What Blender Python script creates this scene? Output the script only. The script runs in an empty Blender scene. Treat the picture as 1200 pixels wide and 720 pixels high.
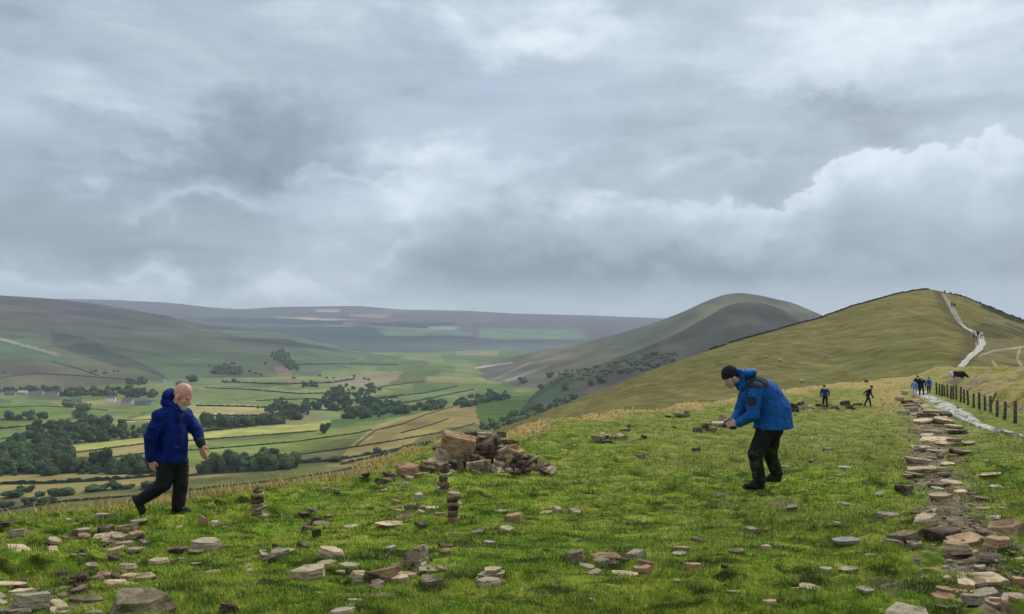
import bpy, bmesh, math, random
import numpy as np
from mathutils import Vector, Matrix, Euler
from mathutils.bvhtree import BVHTree
R = math.radians
scene = bpy.context.scene
col = scene.collection
F = 924.0                      # focal length in photo pixels (1200 wide)
PITCH = math.atan(25.0 / F)
HZ = 385.0

# ------------------------------------------------------------------ camera
cam_d = bpy.data.cameras.new('camera'); cam = bpy.data.objects.new('camera', cam_d); col.objects.link(cam)
cam_d.sensor_width = 36; cam_d.lens = 36 * F / 1200; cam_d.clip_end = 60000; cam_d.clip_start = 0.05
cam.rotation_euler = (math.pi / 2 + PITCH, 0, 0); cam.location = (0, 0, 0)
scene.camera = cam
cp, sp_ = math.cos(PITCH), math.sin(PITCH)

def pxdir(px, py):
    a = (px - 600) / F; b = -(py - 360) / F
    return a, -b * 0 + cp - b * sp_, b * cp + sp_        # x, y, z of the viewing direction
def P(px, py, Y):
    x, y, z = pxdir(px, py)
    return x / y * Y, Y, z / y * Y
def proj(X, Y, Z):
    f = Y * cp + Z * sp_; u = -Y * sp_ + Z * cp
    return 600 + F * X / f, 360 - F * u / f

# ------------------------------------------------------------------ noise
def h2(ix, iy, seed):
    n = (ix.astype(np.int64) * 374761393 + iy.astype(np.int64) * 668265263 + seed * 974711) & 0xffffffff
    n = ((n ^ (n >> 13)) * 1274126177) & 0xffffffff
    n = (n ^ (n >> 16)) & 0xffffffff
    return n / 4294967295.0
def vn(x, y, seed=0):
    x = np.asarray(x, float); y = np.asarray(y, float)
    ix = np.floor(x); iy = np.floor(y); fx = x - ix; fy = y - iy
    fx = fx * fx * (3 - 2 * fx); fy = fy * fy * (3 - 2 * fy)
    a = h2(ix, iy, seed); b = h2(ix + 1, iy, seed); c = h2(ix, iy + 1, seed); d = h2(ix + 1, iy + 1, seed)
    return (a * (1 - fx) + b * fx) * (1 - fy) + (c * (1 - fx) + d * fx) * fy
def fbm(x, y, oct=4, seed=0, g=0.5):
    s = 0; a = 1; t = 0
    for o in range(oct):
        s = s + a * (vn(x, y, seed + o * 17) * 2 - 1); t += a; a *= g; x = x * 2.03 + 3.1; y = y * 2.03 + 7.7
    return s / t
def sst(a, b, x):
    t = np.clip((x - a) / (b - a), 0, 1); return t * t * (3 - 2 * t)
def table(pts, lo, hi, n=2400, sm=0):
    xs = np.linspace(lo, hi, n); p = np.array(pts, float); ys = np.interp(xs, p[:, 0], p[:, 1])
    if sm:
        k = int(sm / (hi - lo) * n); k = max(k, 1)
        kk = np.hanning(2 * k + 1); kk /= kk.sum(); ys = np.convolve(np.pad(ys, k, mode='edge'), kk, 'valid')
    return lambda x: np.interp(x, xs, ys)

# ------------------------------------------------------------------ tagging and mesh helpers
def tag(o, label=None, cat=None, group=None, kind=None):
    if label: o['label'] = label
    if cat: o['category'] = cat
    if group: o['group'] = group
    if kind: o['kind'] = kind
    return o
def link(name, me, mat=None, parent=None):
    o = bpy.data.objects.new(name, me); col.objects.link(o)
    if mat is not None and me is not None:
        me.materials.clear(); me.materials.append(mat)
    if parent: o.parent = parent
    return o
def empty(name, loc, rz=0, sc=1):
    o = bpy.data.objects.new(name, None); col.objects.link(o); o.location = loc; o.rotation_euler = (0, 0, rz)
    o.scale = (sc, sc, sc); o.empty_display_size = 0.2
    return o
def np_mesh(name, V, faces, n=4, smooth=True, attrs=None):
    me = bpy.data.meshes.new(name); V = np.asarray(V, np.float32); faces = np.asarray(faces, np.int32)
    me.vertices.add(len(V)); me.vertices.foreach_set('co', V.ravel())
    me.loops.add(faces.size); me.loops.foreach_set('vertex_index', faces.ravel())
    m = faces.size // n
    me.polygons.add(m); me.polygons.foreach_set('loop_start', np.arange(m, dtype=np.int32) * n)
    me.polygons.foreach_set('loop_total', np.full(m, n, np.int32))
    me.polygons.foreach_set('use_smooth', np.full(m, smooth, bool))
    me.update(calc_edges=True)
    for k, (typ, val) in (attrs or {}).items():
        if typ == 'C':
            a = me.attributes.new(k, 'FLOAT_COLOR', 'POINT'); v = np.ones((len(V), 4), np.float32); v[:, :3] = val
            a.data.foreach_set('color', v.ravel())
        else:
            a = me.attributes.new(k, 'FLOAT', 'POINT'); a.data.foreach_set('value', np.asarray(val, np.float32).ravel())
    return me
def grid_faces(nr, nc):
    i = np.arange(nr - 1)[:, None] * nc + np.arange(nc - 1)[None, :]
    return np.stack([i, i + 1, i + nc + 1, i + nc], -1).reshape(-1, 4)
def bm_mesh(name, bm, smooth=False):
    me = bpy.data.meshes.new(name); bm.to_mesh(me); bm.free()
    if smooth: me.polygons.foreach_set('use_smooth', np.full(len(me.polygons), True))
    return me
def srgb(r, g, b):
    f = lambda c: (c / 255 / 12.92) if c / 255 < 0.04045 else ((c / 255 + 0.055) / 1.055) ** 2.4
    return (f(r), f(g), f(b))

# ------------------------------------------------------------------ materials
class NT:
    def __init__(s, nt): s.nt = nt; s.n = nt.nodes; s.l = nt.links
    def new(s, t, **kw):
        o = s.n.new(t)
        for k, v in kw.items(): setattr(o, k, v)
        return o
    def put(s, sock, v):
        if isinstance(v, bpy.types.NodeSocket): s.l.new(v, sock)
        elif isinstance(v, (tuple, list)) and len(v) == 3 and sock.type == 'RGBA': sock.default_value = (*v, 1)
        else: sock.default_value = v
    def math(s, op, a, b=0.0, c=None, clamp=False):
        m = s.new('ShaderNodeMath', operation=op); m.use_clamp = clamp
        s.put(m.inputs[0], a); s.put(m.inputs[1], b)
        if c is not None: s.put(m.inputs[2], c)
        return m.outputs[0]
    def mix(s, f, a, b, bt='MIX'):
        m = s.new('ShaderNodeMix', data_type='RGBA', blend_type=bt)
        s.put(m.inputs[0], f); s.put(m.inputs[6], a); s.put(m.inputs[7], b); return m.outputs[2]
    def noise(s, vec, scale, detail=3, rough=0.55, dist=0.0, out=0):
        m = s.new('ShaderNodeTexNoise'); s.put(m.inputs['Scale'], scale); s.put(m.inputs['Detail'], detail)
        s.put(m.inputs['Roughness'], rough); s.put(m.inputs['Distortion'], dist)
        if vec is not None: s.l.new(vec, m.inputs['Vector'])
        return m.outputs[out]
    def ramp(s, f, stops):
        m = s.new('ShaderNodeValToRGB'); e = m.color_ramp.elements
        while len(e) < len(stops): e.new(0.5)
        for i, (p, c) in enumerate(stops):
            e[i].position = p; e[i].color = (*c, 1) if isinstance(c, (tuple, list)) else (c, c, c, 1)
        s.put(m.inputs[0], f); return m.outputs[0]
    def mr(s, v, a, b, c=0.0, d=1.0, smooth=True):
        m = s.new('ShaderNodeMapRange'); m.interpolation_type = 'SMOOTHSTEP' if smooth else 'LINEAR'
        s.put(m.inputs[0], v)
        for i, x in enumerate((a, b, c, d)): s.put(m.inputs[i + 1], x)
        return m.outputs[0]
    def mapping(s, vec, scale=(1, 1, 1), loc=(0, 0, 0), rot=(0, 0, 0)):
        m = s.new('ShaderNodeMapping'); s.l.new(vec, m.inputs[0])
        m.inputs['Scale'].default_value = scale; m.inputs['Location'].default_value = loc; m.inputs['Rotation'].default_value = rot
        return m.outputs[0]
def material(name, rough=0.9, spec=0.2):
    m = bpy.data.materials.new(name); m.use_nodes = True; nt = m.node_tree; nt.nodes.clear()
    t = NT(nt); b = t.new('ShaderNodeBsdfPrincipled'); o = t.new('ShaderNodeOutputMaterial')
    t.l.new(b.outputs[0], o.inputs[0]); b.inputs['Roughness'].default_value = rough
    b.inputs['Specular IOR Level'].default_value = spec
    t.b = b; t.co = t.new('ShaderNodeTexCoord'); t.obj = t.co.outputs['Object']
    return m, t
def bump(t, h, strength=0.5, dist=0.02):
    b = t.new('ShaderNodeBump'); t.put(b.inputs['Height'], h); b.inputs['Strength'].default_value = strength
    b.inputs['Distance'].default_value = dist; t.l.new(b.outputs[0], t.b.inputs['Normal'])

def m_plain(name, c, rough=0.8, var=0.25, scale=12, bs=0.3, bd=0.01, spec=0.25):
    m, t = material(name, rough, spec)
    n = t.noise(t.obj, scale, 4)
    c2 = tuple(x * (1 - var) for x in c); c3 = tuple(min(1, x * (1 + var)) for x in c)
    t.put(t.b.inputs['Base Color'], t.ramp(n, [(0.3, c2), (0.7, c3)]))
    bump(t, t.noise(t.obj, scale * 4, 3), bs, bd)
    return m
def m_stone(name, ca, cb, cd, lichen=0.25):
    m, t = material(name, 0.92, 0.15)
    oi = t.new('ShaderNodeObjectInfo'); g = t.new('ShaderNodeNewGeometry')
    v = t.new('ShaderNodeVectorMath', operation='ADD'); t.l.new(g.outputs['Position'], v.inputs[0]); t.l.new(oi.outputs['Random'], v.inputs[1])
    p = v.outputs[0]
    n = t.noise(p, 5.0, 6, 0.65, 0.6)
    c = t.ramp(n, [(0.28, cd), (0.45, ca), (0.62, cb), (0.8, ca)])
    st = t.noise(t.mapping(p, (3, 3, 22)), 2.0, 3)            # bedding layers
    c = t.mix(t.mr(st, 0.58, 0.68, 0, .6), c, cd)
    sp = t.noise(p, 60, 3, 0.7); c = t.mix(t.mr(sp, 0.56, 0.68, 0, 0.55), c, cd)
    li = t.noise(p, 9, 4, 0.7)
    c = t.mix(t.mr(li, 0.60, 0.66, 0, lichen), c, (0.36, 0.35, 0.27))
    li2 = t.noise(t.mapping(p, loc=(5, 2, 1)), 7, 4, 0.7)
    c = t.mix(t.mr(li2, 0.60, 0.68, 0, lichen), c, (0.09, 0.10, 0.035))
    br = t.mr(oi.outputs['Random'], 0, 1, 0.70, 1.25, False)
    hs = t.new('ShaderNodeHueSaturation'); t.l.new(br, hs.inputs['Value']); t.l.new(c, hs.inputs['Color'])
    t.l.new(hs.outputs[0], t.b.inputs['Base Color'])
    bump(t, t.math('ADD', t.noise(p, 22, 6, 0.7), t.math('MULTIPLY', st, 0.8)), 0.7, 0.03)
    return m
ST = {
 'grey': m_stone('grey_gritstone', (.31, .245, .165), (.46, .37, .255), (.040, .027, .017)),
 'buff': m_stone('buff_sandstone', (.44, .325, .19), (.60, .465, .29), (.08, .048, .024), .15),
 'dark': m_stone('dark_gritstone', (.075, .053, .034), (.24, .175, .11), (.013, .010, .007), .15),
 'rust': m_stone('rusty_sandstone', (.32, .19, .10), (.46, .30, .17), (.06, .032, .016), .10),
 'moss': m_stone('mossy_gritstone', (.22, .17, .095), (.36, .29, .18), (.035, .033, .018), .75),
 'slate': m_stone('bluish_gritstone', (.185, .168, .145), (.27, .248, .215), (.07, .07, .07), .1)}

def grass_color(t, pos):
    """turf colour from world position: shared by the ground sheet and the blades"""
    st = t.mapping(pos, (1, 1.0, 1))
    n1 = t.noise(st, 0.55, 4, 0.6); n2 = t.noise(st, 3.2, 4, 0.65, 0.4); n3 = t.noise(t.mapping(pos, (1, .8, 1), (9, 4, 0)), 11, 3, 0.6)
    c = t.ramp(n2, [(0.30, (.070, .120, .012)), (0.45, (.185, .255, .020)), (0.58, (.31, .35, .036)), (0.75, (.46, .43, .10))])
    c = t.mix(t.mr(n1, 0.42, 0.62, 0, 0.5), c, (.15, .27, .016))
    c = t.mix(t.mr(n3, 0.55, 0.72, 0, 0.55), c, (.27, .25, .075))
    n4 = t.noise(t.mapping(pos, (.9, 2.4, 1), (3, 8, 0)), 2.4, 4, 0.6); n5 = t.noise(t.mapping(pos, (.7, 1.3, 1), (13, 2, 0)), .9, 5, 0.65)
    c = t.mix(t.mr(n5, 0.54, 0.68, 0, 0.45), c, (.24, .235, .060)); c = t.mix(t.mr(n5, 0.46, 0.34, 0, 0.6), c, (.075, .14, .014))
    c = t.mix(t.mr(n4, 0.50, 0.38, 0, 0.85), c, (.026, .040, .008)); c = t.mix(t.mr(n4, 0.58, 0.74, 0, 0.6), c, (.40, .40, .09))  # dark streaks put the shade of mossy hollows into the turf colour
    c = t.mix(t.mr(n3, 0.45, 0.28, 0, 0.6), c, (.034, .052, .010))
    return c
def attr(t, name, out='Fac'):
    a = t.new('ShaderNodeAttribute'); a.attribute_name = name; return a.outputs[out]

def m_ground():
    m, t = material('turf_and_soil', 0.95, 0.1)
    pos = t.obj
    g = grass_color(t, pos)
    dry, dirt, far = attr(t, 'dry'), attr(t, 'dirt'), attr(t, 'olive')
    g = t.mix(t.math('MULTIPLY', far, 0.9), g, t.ramp(t.noise(pos, 1.4, 5, 0.7), [(0.3, (.055, .065, .016)), (0.45, (.15, .165, .030)), (.7, (.32, .30, .085))]))
    dn = t.noise(pos, 7, 4, 0.7)
    gold = t.ramp(dn, [(0.3, (.17, .12, .04)), (0.5, (.37, .265, .09)), (0.72, (.58, .42, .17))])
    c = t.mix(dry, g, gold)
    sn = t.noise(pos, 6, 6, 0.75)
    soil = t.ramp(sn, [(0.28, (.06, .042, .025)), (0.45, (.18, .13, .08)), (0.6, (.31, .235, .15)), (0.75, (.42, .34, .23))])
    dm = t.mr(t.math('ADD', dirt, t.math('MULTIPLY', t.math('SUBTRACT', t.noise(pos, 2.2, 6, 0.75), 0.5), 2.0)), 0.42, 0.60)
    c = t.mix(dm, c, soil)
    t.l.new(c, t.b.inputs['Base Color'])
    bump(t, t.math('ADD', t.noise(pos, 9, 6, 0.75), t.math('MULTIPLY', t.noise(pos, 2.5, 3), 1.5)), 0.9, 0.08)
    return m
def m_blade():
    m, t = material('grass_blades', 0.75, 0.25)
    g = t.new('ShaderNodeNewGeometry'); c = grass_color(t, t.obj)
    dry = attr(t, 'dry'); r = attr(t, 'rnd'); ol = attr(t, 'olive')
    c = t.mix(t.math('MULTIPLY', ol, .7), c, t.ramp(t.noise(t.obj, 1.4, 5, 0.7), [(0.3, (.06, .075, .016)), (0.45, (.16, .175, .032)), (.7, (.34, .32, .09))]))
    c = t.mix(dry, c, t.ramp(r, [(0, (.19, .13, .04)), (0.5, (.38, .27, .095)), (1, (.56, .41, .18))]))
    hs = t.new('ShaderNodeHueSaturation'); t.l.new(t.mr(r, 0, 1, 0.75, 1.7, False), hs.inputs['Value']); t.l.new(c, hs.inputs['Color'])
    t.l.new(hs.outputs[0], t.b.inputs['Base Color'])
    return m
def m_land(name, scale, amt=0.5, bd=3.0, vals=(0.72, 1.28), st=(1, 3.2, 2)):
    m, t = material(name, 1.0, 0.0)
    c = attr(t, 'Col', 'Color')
    n = t.noise(t.obj, scale, 6, 0.65); n2 = t.noise(t.mapping(t.obj, st), scale * 0.35, 4, 0.6)
    v = t.mr(n, 0.3, 0.7, vals[0], vals[1], False); v2 = t.mr(n2, 0.3, 0.7, 0.85, 1.15, False)
    hs = t.new('ShaderNodeHueSaturation'); t.l.new(t.math('MULTIPLY', v, v2), hs.inputs['Value']); t.l.new(c, hs.inputs['Color'])
    t.l.new(hs.outputs[0], t.b.inputs['Base Color'])
    bump(t, n, amt, bd)
    return m

# ------------------------------------------------------------------ the ridge top we stand on
hc_t = table([(-60, .9), (0, 1.15), (4.5, 1.63), (7, 1.98), (10.3, 2.34), (14, 2.80), (18, 3.2), (24, 3.75), (32, 4.33), (45, 5.15), (60, 5.9), (80, 6.4), (100, 6.6), (150, 8.5)], -60, 200, 6000, 3.0)
CREST = [(-900, 10, 625), (-300, 10.5, 618), (0, 11.2, 607), (100, 11.8, 600), (205, 12.4, 589), (300, 13.8, 578), (400, 16.5, 560), (450, 19.5, 542), (520, 25, 516), (620, 31, 500),
         (740, 41, 483), (850, 55, 470), (940, 73, 454), (1000, 84, 448), (1060, 93, 443), (1120, 96, 440), (1200, 96, 440), (1400, 96, 440), (2200, 96, 440)]
Yc_t = table([(p, y) for p, y, _ in CREST], -900, 2200, 3100, 30)
pc_t = table([(p, q) for p, _, q in CREST], -900, 2200, 3100, 20)
FENCE = [(1040, 100.), (1098, 82.), (1120, 74.), (1145, 62.), (1190, 46.), (1300, 30.), (1500, 18.), (2200, 10.)]
Yf_t = table(FENCE, 1040, 2200, 1200, 10)
def G(X, Y, noise=True):
    X = np.asarray(X, float); Y = np.asarray(Y, float)
    px = np.clip(600 + F * X / np.maximum(Y, 3.0), -900, 2200)
    Yc = Yc_t(px); h = hc_t(Y)
    hcrest = (pc_t(px) - HZ) / F * Yc
    w = np.clip(Y / Yc, 0, 1) ** 2.2
    h = h + (hcrest - hc_t(Yc)) * w
    s = np.maximum(Y - Yc, 0)
    right = sst(1030, 1085, px)
    h = h + (1 - right) * 0.46 * s * s / (s + 0.10 * Yc) + right * 0.10 * s * s / (s + 20)
    if True:                                            # bank beyond the fence
        Yf = Yf_t(np.clip(px, 1040, 2200)); b = sst(0.5, 16, Y - Yf) * sst(1060, 1100, px) * sst(120, 96, Y)
        h = h - 0.95 * b
    if noise:
        n = fbm(X * 1.1, Y * 1.3, 4, 3) * 0.060 + fbm(X * .22, Y * .25, 3, 9) * 0.10 * np.clip(Y / 12, .3, 1.6)
        lod = np.clip(Y / 9, 1, 6); q1 = .75
        rd = 1 - np.abs(fbm(X * 1.15 + 4, Y * 3.2, 3, 21)) * 2.4
        rd2 = 1 - np.abs(fbm(X * 3.1 + 9, Y * 6.5, 3, 23)) * 2.4
        rd3 = 1 - np.abs(fbm(X * .30 + 9, Y * .85, 3, 26)) * 2.4
        bump_ = sst(.35, .65, vn(X * .5, Y * .6, 88)); n = n + (rd - .3) * 0.12 * (.35 + .65 * bump_) + (rd2 - .3) * .055 * sst(30, 10, Y) * (.3 + .7 * bump_) + (rd3 - .3) * .17 * sst(5, 20, Y)
        bank = sst(1095, 1120, px) * sst(0, 5, Y - Yf_t(np.clip(px, 1040, 2200)))
        gl = 1 - np.abs(fbm(X * .10 + Y * .10, (Y - X) * .32, 3, 55)) * 4
        n = n - bank * np.clip(gl, 0, 1) * 0.75
        h = h - n
    return -h
NR, NC = 780, 900
ys = np.concatenate([np.linspace(-8, 3.4, 60), np.geomspace(3.45, 120, NR - 100), np.linspace(122, 190, 40)])
us = np.linspace(-1.15, 1.15, NC)
YY = np.repeat(ys[:, None], NC, 1); XX = us[None, :] * (np.maximum(YY, -3) + 5.0)
ZZ = G(XX, YY)
PXg, PYg = proj(XX, np.maximum(YY, 1.5), ZZ)
Ycg = Yc_t(np.clip(PXg, -900, 2200))
# soil track, golden fringe along the ridge edge, olive rough grazing further off
TRK = [(440, 1060, 2), (455, 1062, 3), (470, 1068, 10), (490, 1086, 24), (510, 1092, 30), (540, 1092, 34), (560, 1095, 36), (580, 1105, 44), (600, 1112, 50), (640, 1125, 60), (680, 1150, 62), (720, 1165, 60), (900, 1200, 60)]
tc = table([(a, b) for a, b, c in TRK], 430, 900, 900, 10); tw = table([(a, c) for a, b, c in TRK], 430, 900, 900, 10)
def masks(px, py, X, Y):
    Yc = Yc_t(np.clip(px, -900, 2200)); nz = fbm(X * .5, Y * .4, 4, 31)
    d = 1 - np.abs(px - tc(py)) / tw(py)
    dirt = np.clip(0.36 + d * 0.42, 0, 1) * (d > -1.2) * (Y > 2); dirt = np.where(d < 0, np.clip(.5 + d * 0.9, 0, 1), dirt)
    dirt = dirt * sst(462, 474, py)
    # small bare patches
    for (a, b, ra, rb, s) in ((905, 590, 30, 8, .45), (445, 700, 28, 8, .5), (100, 708, 34, 7, .7), (560, 665, 30, 6, .5), (300, 672, 22, 6, .4), (1000, 640, 35, 10, .45), (800, 600, 45, 8, .35), (640, 640, 20, 5, .35), (30, 625, 40, 8, .45), (1040, 690, 40, 22, .55)):
        dirt = np.maximum(dirt, s * np.exp(-((px - a) / ra) ** 2 - ((py - b) / rb) ** 2) * 1.2)
    wdt = np.interp(px, [-300, 150, 250, 380, 450, 560, 650, 850, 1000, 1060], [.05, .07, .10, .22, .24, .13, .13, .12, .14, .2])
    e = (Yc - Y) / Yc
    dry = sst(wdt, wdt * .25, e + nz * wdt * .9) * np.interp(px, [100, 230, 1060, 1090], [.55, 1, 1, .3])
    dry = np.where(Y > Yc, np.maximum(dry, .55), dry)
    bank = sst(1085, 1105, px) * sst(1.0, 3.5, Y - Yf_t(np.clip(px, 1040, 2200))); dry = np.maximum(dry, bank * (0.62 + nz * .6))
    dirt = dirt * (1 - bank) + bank * np.clip(.30 + nz * 1.1, 0, 1)
    m = np.exp(-((px - 1045) / 26) ** 2 - ((py - 465) / 16) ** 2) * 1.0; dry = np.maximum(dry, m)
    olive = sst(9, 30, Y + nz * 8) * .8 + sst(560, 950, px) * .42 * sst(4, 9, Y) * (.5 + nz * 1.2); olive = np.clip(olive * sst(470, 900, px + 60), 0, 1)
    return np.clip(dirt, 0, 1), np.clip(dry, 0, 1), olive
dirt, dry, olive = masks(PXg, PYg, XX, YY)
# grass hides the soil left of the ridge line
gme = np_mesh('ground', np.stack([XX, YY, ZZ], -1).reshape(-1, 3), grid_faces(NR, NC), attrs={'dirt': ('F', dirt), 'dry': ('F', dry), 'olive': ('F', olive)})
ground = link('ground', gme, m_ground()); tag(ground, 'grassy ridge top with bare soil track', 'ground', kind='structure')
def bvh_of(V, Fc): return BVHTree.FromPolygons([tuple(v) for v in V.tolist()], Fc.tolist())
_si = slice(None, None, 3)
def sub_bvh(X, Y, Z, k):
    X, Y, Z = X[::k, ::k], Y[::k, ::k], Z[::k, ::k]
    return bvh_of(np.stack([X, Y, Z], -1).reshape(-1, 3), grid_faces(*X.shape))
gb = sub_bvh(XX, YY, ZZ, 2)
def hit(b, px, py):
    x, y, z = pxdir(px, py); r = b.ray_cast(Vector((0, 0, 0)), Vector((x, y, z)))
    return r[0]
def ghit(px, py):
    p = hit(gb, px, py); k = 0
    while p is None and k < 200: k += 1; p = hit(gb, px, py + k)
    p.z = float(G(p.x, p.y)); return p
def gz(x, y): return float(G(x, y))

# ------------------------------------------------------------------ far land
def in_poly(px, py, poly):
    c = np.zeros(px.shape, bool); n = len(poly)
    for i in range(n):
        x1, y1 = poly[i]; x2, y2 = poly[(i + 1) % n]
        if y1 == y2: continue
        k = ((y1 > py) != (y2 > py)) & (px < (x2 - x1) * (py - y1) / (y2 - y1) + x1); c ^= k
    return c
BV = {}
def layer(key, name, label, cols, nr, stations, paint, noise, mat, back=None, cat='hill'):
    """cols: pixel columns; stations(px) -> (Y0, py0, Y1, py1, power) foot and crest of the slope"""
    nc = len(cols); t = np.concatenate([np.linspace(0, 1, nr), 1 + np.linspace(.02, 1, 14)])
    Y0, p0, Y1, p1, pw = [np.asarray(a, float) + np.zeros(nc) for a in stations(cols)]
    z0 = -(p0 - HZ) / F * Y0; z1 = -(p1 - HZ) / F * Y1
    T = t[:, None]; tt = np.clip(T, 0, 1)
    Y = Y0 + (Y1 - Y0) * tt; Z = z0 + (z1 - z0) * tt ** pw
    bk = np.maximum(T - 1, 0); L = back or 0.35
    Y = Y + bk * Y1 * L; Z = Z - bk ** 1.6 * Y1 * L * 0.55
    X = (cols[None, :] - 600) / F * Y
    Z = Z + noise(X, Y) * np.sin(np.pi * np.clip(tt, 0, 1)) ** .7 + noise(X, Y) * 0.12
    PX, PY = proj(X, Y, Z)
    Cc = paint(PX, PY, X, Y)
    me = np_mesh(name, np.stack([X, Y, Z], -1).reshape(-1, 3), grid_faces(*X.shape), attrs={'Col': ('C', Cc.reshape(-1, 3))})
    o = link(name, me, mat); tag(o, label, cat, kind='structure')
    BV[key] = bvh_of(np.stack([X, Y, Z], -1).reshape(-1, 3), grid_faces(*X.shape))
    return o
def tb(pts): p = np.array(pts, float); return p[:, 0], p[:, 1]
def ip(px, pts):
    p = np.array(pts, float); return np.interp(px, p[:, 0], p[:, 1])
def sip(px, pts, sm=20):
    p = np.array(pts, float); return table(pts, p[0, 0], p[-1, 0], 3000, sm)(px)
def C3(c, shape): return np.zeros(shape + (3,)) + np.array(c)
def mixc(a, b, m): return a * (1 - m[..., None]) + np.array(b) * m[..., None]

VP = [(1400, 60), (900, 100), (700, 220), (660, 290), (600, 400), (560, 550), (545, 650), (500, 950), (470, 1400), (450, 1900), (435, 2500), (420, 3600), (408, 6000), (399, 8500), (396, 10600)]
vpy, vY = [a for a, _ in VP][::-1], [b for _, b in VP][::-1]
FIELDS = [  # land cover of the valley floor
 ([(-400, 552), (0, 560), (120, 552), (250, 545), (300, 553), (200, 565), (60, 580), (-400, 585)], (.27, .235, .105)),
 ([(-400, 585), (60, 580), (200, 565), (300, 554), (420, 548), (640, 520), (640, 700), (-400, 700)], (.125, .130, .058)),
 ([(240, 590), (180, 580), (300, 556), (460, 532), (470, 540), (330, 566)], (.15, .165, .065)),
 ([(85, 523), (170, 512), (390, 495), (374, 505), (240, 514), (170, 520), (85, 531)], (.36, .37, .13)),
 ([(85, 531), (170, 520), (245, 516), (243, 526), (95, 540)], (.26, .22, .11)),
 ([(95, 541), (243, 527), (374, 507), (430, 503), (440, 510), (340, 533), (200, 552), (130, 550)], (.17, .205, .07)),
 ([(150, 536), (243, 520), (350, 512), (330, 520), (243, 531), (150, 545)], (.145, .195, .06)),
 ([(135, 495), (240, 470), (320, 478), (345, 484), (300, 488), (180, 493)], (.30, .29, .13)),
 ([(230, 480), (345, 476), (400, 480), (345, 485), (230, 487)], (.35, .28, .15)),
 ([(380, 550), (440, 505), (500, 485), (535, 473), (566, 476), (562, 500), (500, 520), (420, 548)], (.27, .225, .098)),
 ([(470, 500), (560, 478), (566, 482), (520, 500), (440, 528), (430, 524)], (.22, .18, .085)),
 ([(560, 470), (640, 462), (700, 450), (720, 470), (600, 500), (560, 500)], (.075, .125, .04)),
 ([(-200, 474), (0, 474), (60, 470), (100, 484), (60, 496), (0, 500), (-200, 500)], (.13, .185, .065)),
 ([(-200, 505), (30, 503), (60, 507), (40, 530), (0, 536), (-200, 540)], (.13, .20, .055)),
 ([(20, 497), (80, 486), (100, 497), (30, 503)], (.17, .21, .08)),
 ([(190, 470), (300, 455), (400, 462), (330, 472), (230, 476)], (.17, .215, .10)),
 ([(150, 448), (260, 440), (330, 444), (300, 452), (160, 460)], (.16, .20, .10)),
 ([(380, 442), (470, 440), (450, 452), (390, 456)], (.24, .215, .15)),
 ([(300, 462), (420, 452), (470, 460), (400, 472), (310, 470)], (.17, .225, .10)),
 ([(380, 505), (480, 492), (530, 474), (470, 480), (390, 494)], (.085, .145, .055)),
 ([(400, 478), (470, 462), (560, 455), (540, 470), (470, 480)], (.16, .20, .10)),
]
def paint_valley(PX, PY, X, Y):
    jx = fbm(PX * .05, PY * .12, 2, 5) * 5; jy = fbm(PX * .04 + 9, PY * .1, 3, 6) * 1.4
    a, b = PX + jx, PY + jy
    cell = h2(np.floor(a / 46 + np.floor(b / 6.5) * .37), np.floor(b / 6.5), 4)
    pal = np.array([(.14, .19, .08), (.18, .22, .10), (.11, .16, .065), (.23, .22, .12), (.16, .20, .085), (.125, .15, .07)])
    c = pal[np.minimum((cell * 6).astype(int), 5)]
    c = np.where((PY > 500)[..., None], np.array((.14, .145, .065)), c)
    for poly, cc in FIELDS: c = np.where(in_poly(a, b, poly)[..., None], np.array(cc), c)
    n = fbm(X * .012, Y * .008, 4, 40)
    c = c * np.array((1.0, .95, .78)) * (1 + n * .38)[..., None]
    n2 = sst(.1, .5, fbm(X * .02 + 50, Y * .03, 3, 44)); c = mixc(c, (.24, .20, .09), n2 * .35 * (PY > 545))
    return np.clip(c, .01, .6)
def st_valley(px):
    return None
# valley sheet built directly from the row table
vc = np.arange(-900, 2101, 2.2); vr = np.concatenate([np.geomspace(1400, 640, 24)[:-1], np.arange(640, 394, -1.0)])
PYv = np.repeat(vr[:, None], len(vc), 1); PXv = np.repeat(vc[None], len(vr), 0)
Yv = np.exp(np.interp(PYv, vpy, np.log(vY)))
Xv = (PXv - 600) / F * Yv; Zv = -(PYv - HZ) / F * Yv + fbm(Xv * .0035, Yv * .003, 3, 2) * 5
sp = np.exp(-((PXv - 500) / 75) ** 2 - ((PYv - 512) / 26) ** 2); Zv = Zv + sp * 9
vcol = paint_valley(PXv, PYv, Xv, Yv)
vme = np_mesh('valley', np.stack([Xv, Yv, Zv], -1).reshape(-1, 3), grid_faces(*Xv.shape), attrs={'Col': ('C', vcol.reshape(-1, 3))})
tag(link('valley', vme, m_land('pasture_land', .03, .25, 2.5)), 'patchwork valley floor of green and straw fields', 'valley', kind='structure')
BV['valley'] = sub_bvh(Xv, Yv, Zv, 1)

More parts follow.
